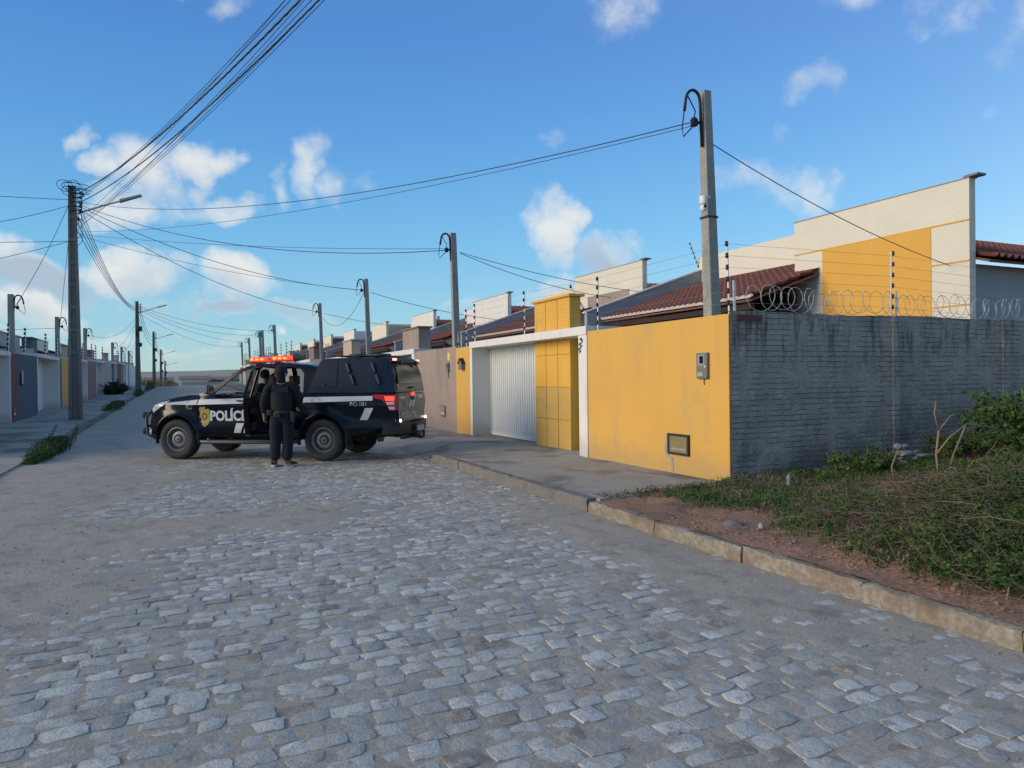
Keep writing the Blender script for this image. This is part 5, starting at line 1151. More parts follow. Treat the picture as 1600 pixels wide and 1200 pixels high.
# side stripes and lettering laid on the bodywork
def decal(name, poly, m, parent, off=.0105, sgn=1):
    b = MB(); side_panel(b, poly, lambda x, z: bw(x, z)+off, sgn, step=.08); return b.build(name, m, parent, smooth=True, ws=False)
for sg in (1, -1):
    decal('side_stripe', [(3.42, 1.075), (3.2, 1.105), (2.62, 1.155), (2.62, 1.055), (3.2, 1.06)], vinyl, truck, .004, sg)
    decal('side_stripe', [(2.585, 1.157), (1.56, 1.175), (1.64, 1.075), (2.585, 1.057)], vinyl, truck, .009, sg)
    decal('side_stripe', [(.38, 1.185), (-.97, 1.20), (-.99, 1.115), (.42, 1.085)], vinyl, truck, .004, sg)
    decal('side_stripe', [(-.62, 1.0), (-.78, 1.0), (-.68, .74), (-.53, .74)][::-1] if False else [(-.84, .98), (-1.0, .98), (-.88, .76), (-.73, .76)], vinyl, truck, .004, sg)
    decal('slanted_stripe', [(1.90, .70), (1.76, .70), (1.80, .515), (1.96, .515)] if False else [(1.78, .70), (1.62, .70), (1.70, .515), (1.84, .515)], vinyl, truck, .009, sg)
    decal('slanted_stripe', [(1.57, .70), (1.53, .70), (1.53, .515), (1.64, .515)], vinyl, truck, .009, sg)
    decal('slanted_stripe', [(1.60, 1.02), (1.54, 1.04), (1.54, .93), (1.66, .93)], vinyl, truck, .009, sg)
lettering('POLÍCIA', .258, lambda u, v: (2.345-u, bw(2.345-u, .76+v)+.0105, .755+v), vinyl, truck, .010, 1.0, 'POLÍCIA in white capitals on the front door', sx=.93)
lettering('POLÍCIA', .258, lambda u, v: (1.56+u, -(bw(1.56+u, .76+v)+.0105), .755+v), vinyl, truck, .010, sx=.93)
lettering('PC-101', .095, lambda u, v: (-.545-u*1.0, bw(-.6-u, 1.02+v)+.0055, 1.02+v), vinyl, truck, .0012, 1.0, 'PC-101 in small white letters', sx=1.2)
lettering('4x4', .06, lambda u, v: (2.84-u, bw(2.84-u, .97+v)+.0055, .97+v), chrome, truck, .002, sx=1.3)
# gold shield emblem
sh = [(0, .19), (-.05, .165), (-.11, .185), (-.15, .14), (-.125, .08), (-.145, 0), (-.135, -.08), (-.09, -.15), (0, -.20), (.09, -.15), (.135, -.08), (.145, 0), (.125, .08), (.15, .14), (.11, .185), (.05, .165)]
cx, cz = 2.455, .83
SH = decal('shield_emblem', [(cx-x*.80, cz+z) for x, z in sh], gold, truck, .0095)
dk = mat('emblem_dark', (.05,.04,.02), .6)
decal('emblem_border', [(cx-x*.82*.86, cz+z*.88) for x, z in sh], dk, SH, .0102); decal('emblem_field', [(cx-x*.82*.80, cz+z*.83) for x, z in sh], gold, SH, .0112)
decal('emblem_disc', [(cx-.062*math.cos(a*math.pi/8), cz-.0+.075*math.sin(a*math.pi/8)) for a in range(16)], dk, SH, .0118); decal('emblem_star', [(cx-(.062 if a % 2 == 0 else .026)*math.sin(a*math.pi/5)*.85, cz+(.068 if a % 2 == 0 else .028)*math.cos(a*math.pi/5)) for a in range(10)], gold, SH, .0126)
lettering('POLÍCIA', .036, lambda u, v: (cx+.062-u, bw(cx, cz+.1)+.0128, cz+.115+v), dk, SH, .001, ws=False); lettering('CIVIL', .036, lambda u, v: (cx+.045-u, bw(cx, cz-.1)+.0128, cz-.135+v), dk, SH, .001, ws=False)
# fuel flap, lights
b = MB(); c = (.13, 1.10); b.tube([(c[0]+.085*math.cos(a*math.pi/10), bw(c[0], c[1])+.005, c[1]+.085*math.sin(a*math.pi/10)) for a in range(21)], .003, 4); b.build('fuel_flap', trim, truck)
for sg in (1, -1):
    tl = [(-.97, 1.205), (-1.02, 1.225), (-1.41, 1.215), (-1.41, .93), (-1.30, .935), (-1.25, 1.06), (-1.16, 1.13), (-1.03, 1.155)]
    T_ = decal('taillight', tl, redl, truck, .016, sg)
    decal('brake_lamp', [(-1.20, 1.19), (-1.395, 1.195), (-1.395, 1.10), (-1.24, 1.11)], litor if False else mat('lit_tail', (.6,.05,.03), .3, emit=(1,.07,.03), es=.5), T_, .020, sg); decal('reverse_lens', [(-1.25, 1.085), (-1.40, 1.085), (-1.40, 1.035), (-1.27, 1.035)], clear, T_, .020, sg); decal('indicator_lens', [(-1.28, 1.0), (-1.40, 1.0), (-1.40, .95), (-1.31, .95)], clear, T_, .020, sg)
    b = MB(); b.hexa([(-1.425, sg*.70, .94), (-1.36, sg*.70, .94), (-1.36, sg*.81, .94), (-1.41, sg*.81, .94), (-1.425, sg*.70, 1.215), (-1.36, sg*.70, 1.215), (-1.36, sg*.81, 1.215), (-1.41, sg*.81, 1.215)]); b.build('taillight_rear', redl, T_, ws=False)
    b = MB(); b.lathe([(0,0),(.026,0),(.026,.02),(0,.025)], (0,0,0), 'x', 12); b.v = [(-1.47+x, sg*.70+y, .74+z) for x, y, z in b.v]; b.build('number_plate_lamp', litw, truck)
    hl = [(3.58, 1.0), (3.42, 1.085), (3.22, 1.12), (3.10, 1.12), (3.24, 1.045), (3.40, .985), (3.56, .93)]
    hl = [(3.75, .96), (3.63, 1.04), (3.46, 1.105), (3.28, 1.14), (3.34, 1.06), (3.50, .985), (3.70, .90)]
    decal('headlight', hl, clear, truck, .008, sg)
    b = MB(); b.lathe([(0,-.03),(.05,-.03),(.055,.02),(0,.03)], (0,0,0), 'x', 14); b.v = [(3.80+x, sg*.64+y, .52+z) for x, y, z in b.v]; b.build('fog_lamp', clear, truck)
# front bumper, grille, bull bar with round lamps
b = MB(); vs = []
cross(b, [(3.80, .74), (3.825, .62), (3.80, .48), (3.70, .40)], lambda x, z: .74, crown=0); 
b = MB(); P_ = [(3.46, .84, .55), (3.68, .76, .54), (3.82, .58, .53), (3.91, .25, .53), (3.93, 0, .53), (3.91, -.25, .53), (3.82, -.58, .53), (3.68, -.76, .54), (3.46, -.84, .55)]
vs = []; pr = [(0, .17), (.02, .13), (.03, 0), (.02, -.12), (-.02, -.16)]
for p in P_:
    for (dx, dz) in pr: vs.append((p[0]+dx, p[1], p[2]+dz))
b.add(vs, [(j*5+i, j*5+i+1, (j+1)*5+i+1, (j+1)*5+i) for j in range(8) for i in range(4)]); b.build('front_bumper', paint, truck, smooth=True)
b = MB()
for z in (.80, .86, .92, .98): b.box((3.74, -.42, z), (3.88-(z-.8)*.5, .42, z+.02))
b.build('grille', chrome, truck)
b = MB(); b.tube([(3.76, .60, .40), (3.96, .57, .45), (3.99, .55, .80), (3.90, .46, .96), (3.90, -.46, .96), (3.99, -.55, .80), (3.96, -.57, .45), (3.76, -.60, .40)], .028, 8); b.tube([(3.98, .55, .62), (3.98, -.55, .62)], .024, 8); BB = b.build('bull_bar', trim, truck, smooth=True)
for (yy, zz) in ((.50, .84), (-.50, .84), (.50, .52), (-.50, .52)):
    b = MB(); b.lathe([(0,-.06),(.04,-.055),(.062,-.02),(.065,.025),(.058,.03)], (4.05, yy, zz), 'x', 14); l_ = b.build('round_lamp', trim, BB, smooth=True, sharp=50, ws=False)
    b = MB(); b.lathe([(0,.034),(.056,.03)], (4.05, yy, zz), 'x', 14); b.build('lamp_glass', clear, l_, ws=False)
# rear bumper, plate, tow hook
b = MB(); P_ = [(-1.16, .86, .58), (-1.32, .82, .58), (-1.46, .72, .58), (-1.52, .45, .58), (-1.52, .20, .56), (-1.52, -.20, .56), (-1.52, -.45, .58), (-1.46, -.72, .58), (-1.32, -.82, .58), (-1.16, -.86, .58)]
vs = []; pr = [(.10, .12), (0, .12), (-.01, .03), (0, -.08), (.10, -.10)]
for p in P_:
    for (dx, dz) in pr: vs.append((p[0]+dx, p[1], p[2]+dz))
b.add(vs, [(j*5+i, j*5+i+1, (j+1)*5+i+1, (j+1)*5+i) for j in range(9) for i in range(4)]); RB = b.build('rear_bumper', trim, truck, smooth=True, sharp=40)
b = MB(); b.box((-1.60, -.24, .50), (-1.55, .24, .66)); b.build('plate_recess', trim, RB, ws=False, bevel=.01)
b = MB(); b.box((-1.607, -.19, .52), (-1.6005, .19, .645)); npl = b.build('number_plate', mat('plate_white', (.45,.46,.47), .5, (.25,.25,.25), 30, .6), truck)
b = MB(); b.box((-1.609, -.19, .62), (-1.6072, .19, .645)); b.build('plate_band', mat('plate_blue', (.02,.05,.25), .5), npl, ws=False)
b = MB(); b.box((-1.55, -.05, .38), (-1.1, .05, .46)); b.box((-1.45, -.5, .38), (-1.37, .5, .46)); b.tube([(-1.5, 0, .42), (-1.60, 0, .38), (-1.66, 0, .40), (-1.66, 0, .46)], .028, 8); b.lathe([(0,-.035),(.025,-.025),(.034,0),(.025,.025),(0,.035)], (-1.66, 0, .49), 'z', 10); b.build('tow_hook', trim, truck, smooth=True, sharp=50)
# light bar and spot lamps on the roof
LB = bpy.data.objects.new('light_bar', None); C.objects.link(LB); LB.parent = truck
def pod(x0, x1, y0, y1, z0, m1, m2):
    ang = math.atan2(y1-y0, x1-x0); L = math.hypot(x1-x0, y1-y0); u = Vector((math.cos(ang), math.sin(ang), 0)); v = Vector((-math.sin(ang), math.cos(ang), 0)); o_ = Vector((x0, y0, z0))
    def bx(a, c, e, f, z_, Z_): return [o_+u*a+v*e+Vector((0,0,z_)), o_+u*c+v*e+Vector((0,0,z_)), o_+u*c+v*f+Vector((0,0,z_)), o_+u*a+v*f+Vector((0,0,z_)), o_+u*(a+.02)+v*(e+.03)+Vector((0,0,Z_)), o_+u*(c-.02)+v*(e+.03)+Vector((0,0,Z_)), o_+u*(c-.02)+v*(f-.03)+Vector((0,0,Z_)), o_+u*(a+.02)+v*(f-.03)+Vector((0,0,Z_))]
    b = MB(); b.hexa(bx(0, L, -.12, .12, 0, .022)); b.build('lamp_base', trim, LB, ws=False, bevel=.006)
    b = MB(); b.hexa(bx(.01, L-.01, -.115, .115, .023, .105)); b.build('red_lens', m1, LB, ws=False, bevel=.015)
    b = MB(); n = max(3, int(L/.11))
    for i in range(n):
        a = .04+(L-.08)*i/n; 
        for sd in (-1, 1):
            q0 = bx(a, a+(L-.08)/n*.62, sd*.118-.004, sd*.118+.004, .04, .085); b.hexa([q0[0], q0[1], q0[2], q0[3]]+[q0[k]+Vector((0,0,.04)) for k in range(4)])
    b.build('lit_bulbs', m2, LB, ws=False)
pod(1.76, 1.36, .34, .34, 1.86, litred, litor); pod(1.27, .87, .34, .34, 1.875, litred, litor)
b = MB(); b.tube([(1.55, -.62, 1.83), (1.55, .62, 1.83)], .016, 6); b.tube([(1.1, -.62, 1.845), (1.1, .62, 1.845)], .016, 6); b.build('mounting_bars', trim, LB, ws=False)
for (x_, y_, lit) in ((1.315, .36, True), (.78, .36, False)):
    b = MB(); b.lathe([(0,-.07),(.05,-.06),(.078,0),(.08,.03)], (0,0,0), 'y', 16); b.v = [(x_+x, y_+y, 1.965+z-(0 if lit else .02)) for x, y, z in b.v]; s_ = b.build('spot_lamp', trim, truck, smooth=True, sharp=50)
    b = MB(); b.lathe([(0,.034),(.072,.031)], (0,0,0), 'y', 16); b.v = [(x_+x, y_+y, 1.965+z-(0 if lit else .02)) for x, y, z in b.v]; b.build('lamp_glass', mat('spot_glass_grey', (.3,.3,.26), .3, (.2,.2,.18), 30) if lit else glass, s_, ws=False)
    b = MB(); b.tube([(x_, y_-.02, 1.86), (x_, y_-.02, 1.82)], .012, 6); b.build('bracket', trim, s_, ws=False)
b = MB(); b.tube([(2.05, -.3, 1.50), (2.0, -.3, 2.0)], .004, 4) if False else b.tube([(2.50, -.72, 1.25), (2.62, -.78, 1.70)], .004, 4); b.build('aerial', trim, truck)
# small rotating warning reflection strip on the windscreen pillar
# ------------------------------------------------------------------ people
skin = mat('skin', (.30,.17,.12), .6, (.26,.15,.105), 30); cloth = mat('dark_uniform', (.005,.0075,.013), .95, (.008,.010,.016), 12, .9, .5, 80); vestm = mat('vest_black', (.004,.006,.010), .9, (.007,.009,.014), 20, .9, .4, 60)
trous = mat('dark_trousers', (.005,.007,.013), .95, (.008,.010,.018), 9, .9, .5, 70); shoem = mat('shoe_dark', (.05,.02,.022), .7); sole = mat('shoe_sole', (.45,.42,.38), .8)
def skin_mesh(name, joints, edges, m, parent, sub=2, root=0):
    """joints: {key: (pos, rx[, ry])}"""
    keys = list(joints); me = bpy.data.meshes.new(name); me.from_pydata([Vector(joints[k][0]) for k in keys], [(keys.index(a), keys.index(c)) for a, c in edges], [])
    o = bpy.data.objects.new(name, me); C.objects.link(o); md = o.modifiers.new('s', 'SKIN'); md.use_smooth_shade = True; md.branch_smoothing = .6
    sv_ = me.skin_vertices[0].data if me.skin_vertices else None
    if sv_ is None:
        bm = bmesh.new(); bm.from_mesh(me); bm.verts.layers.skin.verify(); bm.to_mesh(me); bm.free(); sv_ = me.skin_vertices[0].data
    for i, k in enumerate(keys):
        j = joints[k]; sv_[i].radius = (j[1], j[2] if len(j) > 2 else j[1]); sv_[i].use_root = (i == root)
    md2 = o.modifiers.new('b', 'SUBSURF'); md2.levels = sub; md2.render_levels = sub
    dg = bpy.context.evaluated_depsgraph_get(); dg.update(); me2 = bpy.data.meshes.new_from_object(o.evaluated_get(dg)); me2.name = name
    bpy.data.objects.remove(o); o = bpy.data.objects.new(name, me2); C.objects.link(o); me2.materials.clear(); me2.materials.append(m)
    me2.polygons.foreach_set('use_smooth', [True]*len(me2.polygons))
    if parent: o.parent = parent
    return o
def fingers(J, E, wrist_key, wrist, d, side, palm_n, pre, curl=.35):
    """palm and five fingers continuing the arm; d hand direction, side towards the thumb, palm_n the way the palm faces"""
    d, side, pn = Vector(d).normalized(), Vector(side).normalized(), Vector(palm_n).normalized(); w_ = Vector(wrist)
    J[pre+'palm'] = (w_+d*.045, .030, .020); E.append((wrist_key, pre+'palm')); J[pre+'palm2'] = (w_+d*.078, .030, .016); E.append((pre+'palm', pre+'palm2'))
    for i, (off, L) in enumerate(((.030, .072), (.010, .080), (-.011, .075), (-.031, .058))):
        b0 = w_+d*.088+side*off; k0 = f'{pre}f{i}a'; J[k0] = (b0, .0095); E.append((pre+'palm2', k0)); p = b0; dd = d.copy(); kp = k0
        for s_, l in enumerate((.45, .32, .23)):
            a = curl*(s_*.9+.4)*(1+.12*i); dd = (d*math.cos(a)+pn*math.sin(a)); p = p+dd*L*l; k = f'{pre}f{i}{s_}'; J[k] = (p, .0085-.0008*s_); E.append((kp, k)); kp = k
    b0 = w_+d*.03+side*.030; J[pre+'t0'] = (b0, .012); E.append((pre+'palm', pre+'t0')); p1 = b0+(d*.6+side*.6+pn*.3).normalized()*.035; J[pre+'t1'] = (p1, .010); E.append((pre+'t0', pre+'t1')); p2 = p1+(d*.85+side*.2+pn*.4).normalized()*.03; J[pre+'t2'] = (p2, .0085); E.append((pre+'t1', pre+'t2'))
# officer standing with his back to the camera at the open rear door
off = thing('person', 'officer in dark cap and vest standing with his back turned at the open pickup door', 'person', (1.52, 12.98, 0.0), R(-17)); off.scale = (1.12, 1.08, 1.0)
# local axes: y away from the viewer (facing), x to his right, z up
J = {'pel': ((0,0,.93),.09,.075), 'wst': ((0,.0,1.06),.10,.08), 'chs': ((0,.01,1.28),.145,.105), 'nkb': ((0,0,1.44),.07,.065), 'nck': ((0,.01,1.51),.052,.052), 'hd1': ((0,.02,1.58),.070,.082), 'hd2': ((0,.015,1.655),.078,.092), 'hd3': ((0,.01,1.71),.045,.055), 'nose': ((0,.115,1.60),.010,.013),
  'shl': ((-.185,.0,1.415),.062), 'ell': ((-.265,-.03,1.14),.046), 'wrl': ((-.275,.05,.905),.030), 'shr': ((.185,.0,1.415),.062), 'elr': ((.27,.03,1.16),.046), 'wrr': ((.22,.24,1.02),.030),
  'hpl': ((-.095,0,.86),.07), 'knl': ((-.10,.02,.49),.058), 'anl': ((-.115,-.02,.10),.040), 'tol': ((-.135,.12,.045),.033,.028), 'hpr': ((.095,0,.86),.07), 'knr': ((.085,.035,.49),.058), 'anr': ((.08,-.03,.10),.040), 'tor': ((.135,.09,.045),.033,.028)}
E_ = [('pel','wst'),('wst','chs'),('chs','nkb'),('nkb','nck'),('nck','hd1'),('hd1','hd2'),('hd2','hd3'),('hd1','nose'),('nkb','shl'),('shl','ell'),('ell','wrl'),('nkb','shr'),('shr','elr'),('elr','wrr'),('pel','hpl'),('hpl','knl'),('knl','anl'),('anl','tol'),('pel','hpr'),('hpr','knr'),('knr','anr'),('anr','tor')]
Jb = dict(J); Eb = list(E_)
fingers(Jb, Eb, 'wrl', J['wrl'][0], (0.02,.25,-1), (.15,1,.25), (1,0,0), 'L', .5); fingers(Jb, Eb, 'wrr', J['wrr'][0], (-.1,1,-.3), (-.2,.2,1), (-1,0,0), 'R', .7)
skin_mesh('body', Jb, Eb, skin, off, 1)
def grow(J, keys, dr, repl={}):
    out = {}
    for k in keys:
        v = J[k]; out[k] = (repl.get(k, v[0]), v[1]+dr, (v[2] if len(v) > 2 else v[1])+dr)
    return out
Jt = grow(J, ['chs','wst','pel','nkb','shl','ell','shr','elr'], .022); Jt['wl'] = ((-.274,.042,.93),.042); Jt['wr'] = ((.226,.22,1.03),.042); Jt['hem'] = ((0,0,.92),.17,.135); Jt['wst'] = ((0,0,1.06),.165,.125); Jt['pel'] = ((0,0,.98),.17,.13); Jt['nkb'] = ((0,0,1.44),.10,.085); Jt['col'] = ((0,.0,1.515),.068,.07)
skin_mesh('shirt', Jt, [('chs','wst'),('wst','pel'),('pel','hem'),('chs','nkb'),('nkb','col'),('nkb','shl'),('shl','ell'),('ell','wl'),('nkb','shr'),('shr','elr'),('elr','wr')], cloth, off, 2)
Jv = {'a': ((0,.0,1.37),.20,.135), 'b': ((0,0,1.20),.195,.14), 'c': ((0,0,1.02),.175,.135), 'd': ((0,0,.96),.165,.13)}
skin_mesh('vest', Jv, [('a','b'),('b','c'),('c','d')], vestm, off, 2)
b = MB(); b.lathe([(.165,.0),(.175,.01),(.175,.045),(.165,.055)], (0,0,.925), 'z', 24); b.v = [(x, y*.82, z) for x, y, z in b.v]; b.build('belt', M['black'], off, smooth=True, ws=False)
b = MB(); b.box((.15,-.12,.78),(.21,-.02,.96)); b.box((-.20,-.14,.90),(-.12,-.08,1.0)); b.box((-.1,-.165,.86),(.0,-.12,.95)); b.build('holster', M['black'], off, ws=False, bevel=.015)
Jl = {'w': ((0,0,1.03),.165,.125), 'p': ((0,.0,.92),.175,.135), 'hl': ((-.095,0,.82),.125), 'kl': ((-.098,.02,.50),.094), 'sl': ((-.104,.0,.30),.088), 'al': ((-.112,-.02,.10),.080), 'hr': ((.095,0,.82),.125), 'kr': ((.085,.035,.50),.094), 'sr': ((.080,.01,.30),.088), 'ar': ((.078,-.03,.10),.080)}
skin_mesh('trousers', Jl, [('w','p'),('p','hl'),('hl','kl'),('kl','sl'),('sl','al'),('p','hr'),('hr','kr'),('kr','sr'),('sr','ar')], trous, off, 2)
for sx_, (ax_, ay), (tx, ty) in ((-1, (-.115,-.05), (-.15,.16)), (1, (.075,-.06), (.20,.10))):
    s0 = skin_mesh('shoe', {'h': ((ax_, ay, .06),.045,.042), 'm': (((ax_+tx)/2, (ay+ty)/2, .055),.045,.036), 't': ((tx, ty, .045),.040,.028), 'a': ((ax_, ay+.01, .11),.042)}, [('h','m'),('m','t'),('h','a')], shoem, off, 2)
    d = Vector((tx-ax_, ty-ay, 0)).normalized(); n_ = Vector((-d.y, d.x, 0)); b = MB(); ps = []
    for i in range(16):
        a = 2*math.pi*i/16; ps.append(Vector(((ax_+tx)/2, (ay+ty)/2, 0))+d*math.cos(a)*.15+n_*math.sin(a)*.052)
    b.add([p+Vector((0,0,.006)) for p in ps]+[p+Vector((0,0,.035)) for p in ps], [tuple(range(16)), tuple(range(31, 15, -1))]+[(i, (i+1) % 16, 16+(i+1) % 16, 16+i) for i in range(16)]); b.build('sole', sole, s0, smooth=True, sharp=40, ws=False)
Jh = {'a': ((0,-.02,1.64),.088,.088), 'b': ((0,-.034,1.57),.080,.066), 'c': ((0,-.02,1.51),.082,.07), 'd': ((0,-.012,1.46),.085,.075)}
skin_mesh('hair_and_collar', Jh, [('a','b'),('b','c'),('c','d')], cloth, off, 2)
b = MB(); b.lathe([(.0,.135),(.05,.128),(.085,.095),(.10,.04),(.102,.0),(.098,-.012)], (0,.005,1.635), 'z', 24); b.v = [(x, (y-.005)*1.12+.005, z) for x, y, z in b.v]; b.add([(-.08,.09,1.65),(.08,.09,1.65),(.06,.20,1.625),(-.06,.20,1.625),(-.08,.09,1.658),(.08,.09,1.658),(.06,.20,1.633),(-.06,.20,1.633)], [(0,1,2,3),(4,5,6,7),(2,3,7,6),(1,2,6,5),(0,3,7,4)]); b.build('cap', cloth, off, smooth=True, sharp=50, ws=False)
vt = mat('vest_lettering', (.022,.027,.035), .8)
b = MB(); b.box((-.125,-.152,1.30),(.125,-.146,1.40)); vp = b.build('back_patch', mat('vest_patch', (.009,.012,.017), .85), off, ws=False)
lettering('POLÍCIA', .058, lambda u, v: (-.112+u, -.1535, 1.352+v), vt, vp, .001, sx=1.0, ws=False); lettering('CIVIL', .05, lambda u, v: (-.07+u, -.1535, 1.308+v), vt, vp, .001, sx=1.05, ws=False)
# ears
b = MB()
for sx_ in (-1, 1): b.lathe([(0,-.01),(.022,-.008),(.026,0),(.018,.008),(0,.01)], (0,0,0), 'x', 10); b.v[-50:] = [(x+sx_*.083, y+.0, z*1.25+1.60) for x, y, z in b.v[-50:]]
b.build('ears', skin, off, smooth=True, ws=False)
# driver seated behind the wheel, forearm up on the door
drv = thing('person', 'driver in dark long sleeves sitting behind the wheel, hand at the front door window', 'person', (2.81, 14.09, 0.005), TH)
J = {'pel': ((1.56,.38,.98),.13,.12), 'wst': ((1.50,.38,1.10),.12,.10), 'chs': ((1.44,.38,1.30),.14,.11), 'nkb': ((1.43,.38,1.43),.065,.06), 'nck': ((1.44,.38,1.48),.05), 'hd1': ((1.47,.38,1.55),.065,.075), 'hd2': ((1.47,.38,1.62),.070,.082), 'hd3': ((1.47,.38,1.68),.04,.05), 'nose': ((1.56,.385,1.575),.010,.013), 'chin': ((1.53,.38,1.53),.03,.03),
  'shl': ((1.46,.55,1.39),.055), 'ell': ((1.66,.66,1.22),.042), 'wrl': ((1.95,.70,1.27),.030), 'shr': ((1.45,.21,1.39),.055), 'elr': ((1.66,.16,1.16),.042), 'wrr': ((1.92,.25,1.20),.030),
  'knl': ((2.02,.46,.98),.07), 'anl': ((2.2,.46,.64),.04), 'knr': ((2.02,.26,.98),.07), 'anr': ((2.2,.26,.64),.04)}
E_ = [('pel','wst'),('wst','chs'),('chs','nkb'),('nkb','nck'),('nck','hd1'),('hd1','hd2'),('hd2','hd3'),('hd1','nose'),('hd1','chin'),('nkb','shl'),('shl','ell'),('ell','wrl'),('nkb','shr'),('shr','elr'),('elr','wrr'),('pel','knl'),('knl','anl'),('pel','knr'),('knr','anr')]
Jb = dict(J); Eb = list(E_); fingers(Jb, Eb, 'wrl', J['wrl'][0], (1,.1,-.05), (0,-.2,1), (0,-1,-.1), 'L', .35); fingers(Jb, Eb, 'wrr', J['wrr'][0], (1,.1,-.1), (0,.2,1), (0,1,0), 'R', .8)
skin_mesh('body', Jb, Eb, skin, drv, 1)
Jt = grow(J, ['chs','wst','pel','nkb','shl','ell','shr','elr'], .024); Jt['wl'] = ((1.92,.698,1.266),.040); Jt['wr'] = ((1.88,.24,1.195),.040)
skin_mesh('shirt', Jt, [('chs','wst'),('wst','pel'),('chs','nkb'),('nkb','shl'),('shl','ell'),('ell','wl'),('nkb','shr'),('shr','elr'),('elr','wr')], cloth, drv, 2)
skin_mesh('trousers', grow(J, ['pel','knl','anl','knr','anr'], .022), [('pel','knl'),('knl','anl'),('pel','knr'),('knr','anr')], trous, drv, 2)
b = MB(); b.lathe([(.0,.125),(.05,.118),(.082,.085),(.094,.03),(.092,-.03),(.06,-.05)], (1.455,.38,1.60), 'z', 20); b.build('hair', cloth, drv, smooth=True, ws=False)
# both people face front with eyes, brows and mouth
for (P_, cx_, cy_, cz_, fd_, sd_) in ((off, 0, .0, 1.615, Vector((0,1,0)), Vector((1,0,0))), (drv, 1.46, .38, 1.585, Vector((1,0,0)), Vector((0,1,0)))):
    b = MB(); c0 = Vector((cx_, cy_, cz_))+fd_*.083
    for s_ in (-1, 1): b.lathe([(0,-.012),(.010,-.006),(.012,0),(.010,.006),(0,.012)], c0+sd_*.030*s_, 'z', 8)
    b.build('eyes', mat('eye_white', (.5,.48,.45), .3), P_, smooth=True, ws=False)
    b = MB(); b.tube([c0+sd_*-.022+Vector((0,0,-.062))+fd_*.002, c0+Vector((0,0,-.064))+fd_*.012, c0+sd_*.022+Vector((0,0,-.062))+fd_*.002], .005, 5); b.build('mouth', mat('lips', (.22,.09,.08), .6), P_, smooth=True, ws=False)
# ------------------------------------------------------------------ vegetation and litter of the empty lot
gmats = [mat('leaf_green_%s' % n, c, .75, tuple(v*.7 for v in c), 3, spec=.25) for n, c in (('a', (.04,.105,.022)), ('b', (.06,.15,.026)), ('c', (.026,.07,.02)), ('d', (.10,.145,.03)))]
dmats = [mat('dry_%s' % n, c, .95, tuple(v*.7 for v in c), 5) for n, c in (('a', (.17,.12,.085)), ('b', (.25,.19,.14)), ('c', (.10,.07,.05)))]
VR = random.Random(77)
def blade(b, p, h, lean, w_, bend=.5):
    a = VR.uniform(0, 6.28); d = Vector((math.cos(a), math.sin(a), 0)); s_ = Vector((-d.y, d.x, 0))*w_
    p = Vector(p); m = p+d*lean*h*.35+Vector((0,0,h*.6)); t = p+d*lean*h+Vector((0,0,h*(1-bend*.3)))
    b.add([p-s_, p+s_, m+s_*.7, m-s_*.7, t], [(0,1,2,3),(3,2,4)])
def leaf(b, p, n, L, w_):
    d = Vector(n).normalized(); s_ = d.cross(Vector((VR.uniform(-1,1), VR.uniform(-1,1), VR.uniform(-.4,1)))).normalized()*w_; up_ = s_.cross(d).normalized()*L*.10
    p = Vector(p); b.add([p, p+d*L*.45+s_-up_*.3, p+d*L, p+d*L*.45-s_-up_*.3, p+d*L*.5+up_], [(0,1,4),(1,2,4),(2,3,4),(3,0,4)])
def sprig(b, p, h, nl, L, spread=.5, stem=None):
    """a leafy stem"""
    a = VR.uniform(0, 6.28); d = Vector((math.cos(a)*spread, math.sin(a)*spread, 1)).normalized(); p = Vector(p); mi = b.cur
    pts = [p+d*h*t+Vector((math.cos(a), math.sin(a), 0))*spread*h*.4*t*t for t in (0, .35, .7, 1)]
    if stem: stem.tube(pts, [.006*h/.4, .005*h/.4, .004*h/.4, .002], 3)
    for k in range(nl):
        t = .15+.85*k/nl; i = min(2, int(t*3)); q = pts[i].lerp(pts[i+1], t*3-i); aa = k*2.4+a; n_ = Vector((math.cos(aa), math.sin(aa), VR.uniform(-.1, .8))); b.cur = mi if VR.random() < .7 else VR.choice((0, 1, 2)); leaf(b, q, n_, L*VR.uniform(.7, 1.25), L*.27)
    b.cur = mi
# grass and low weeds: cover of the plot
VT = [(-5,4.36),(2.4,4.30),(3.0,4.22),(3.8,4.28),(4.35,4.52),(5.0,4.74),(5.6,4.74),(6.3,4.6),(6.9,4.5),(9,4.5)]
def veg(x, y):
    for (a, u), (c, v) in zip(VT, VT[1:]):
        if y <= c: break
    return x-lerp(u, v, (y-a)/(c-a))-.10*math.sin(y*5.2)-.14*fbm(x*1.5, y*1.5, 12)
b = MB(); n = 0
for k in range(30000):
    x = 4.3+VR.random()**1.2*8; y = VR.uniform(1.2, 6.88); e = veg(x, y)
    if e < 0 or (e < .25 and VR.random() > e*4): continue
    dens = fbm(x*1.3, y*1.3, 20)
    heap = math.exp(-(((x-5.5)/.8)**2+((y-3.95)/.55)**2))+.8*math.exp(-(((x-7.2)/1.2)**2+((y-4.6)/.6)**2))
    if heap > .55 and VR.random() < .55: continue
    b.cur = VR.choice((0,0,1,1,2,3)) if dens > -.12 else VR.choice((0,2,4,5,6)); z = lot_z(x, y)-.01
    if VR.random() < .72: blade(b, (x, y, z), VR.uniform(.05, .14)*(1.2 if dens > .2 else .9), VR.uniform(.2, 1.0), VR.uniform(.0025, .005))
    else:
        for q in range(5): leaf(b, (x+VR.uniform(-.02,.02), y+VR.uniform(-.02,.02), z+VR.uniform(.01, .08)), (VR.uniform(-1,1), VR.uniform(-1,1), VR.uniform(.1,.9)), VR.uniform(.018,.04), .009)
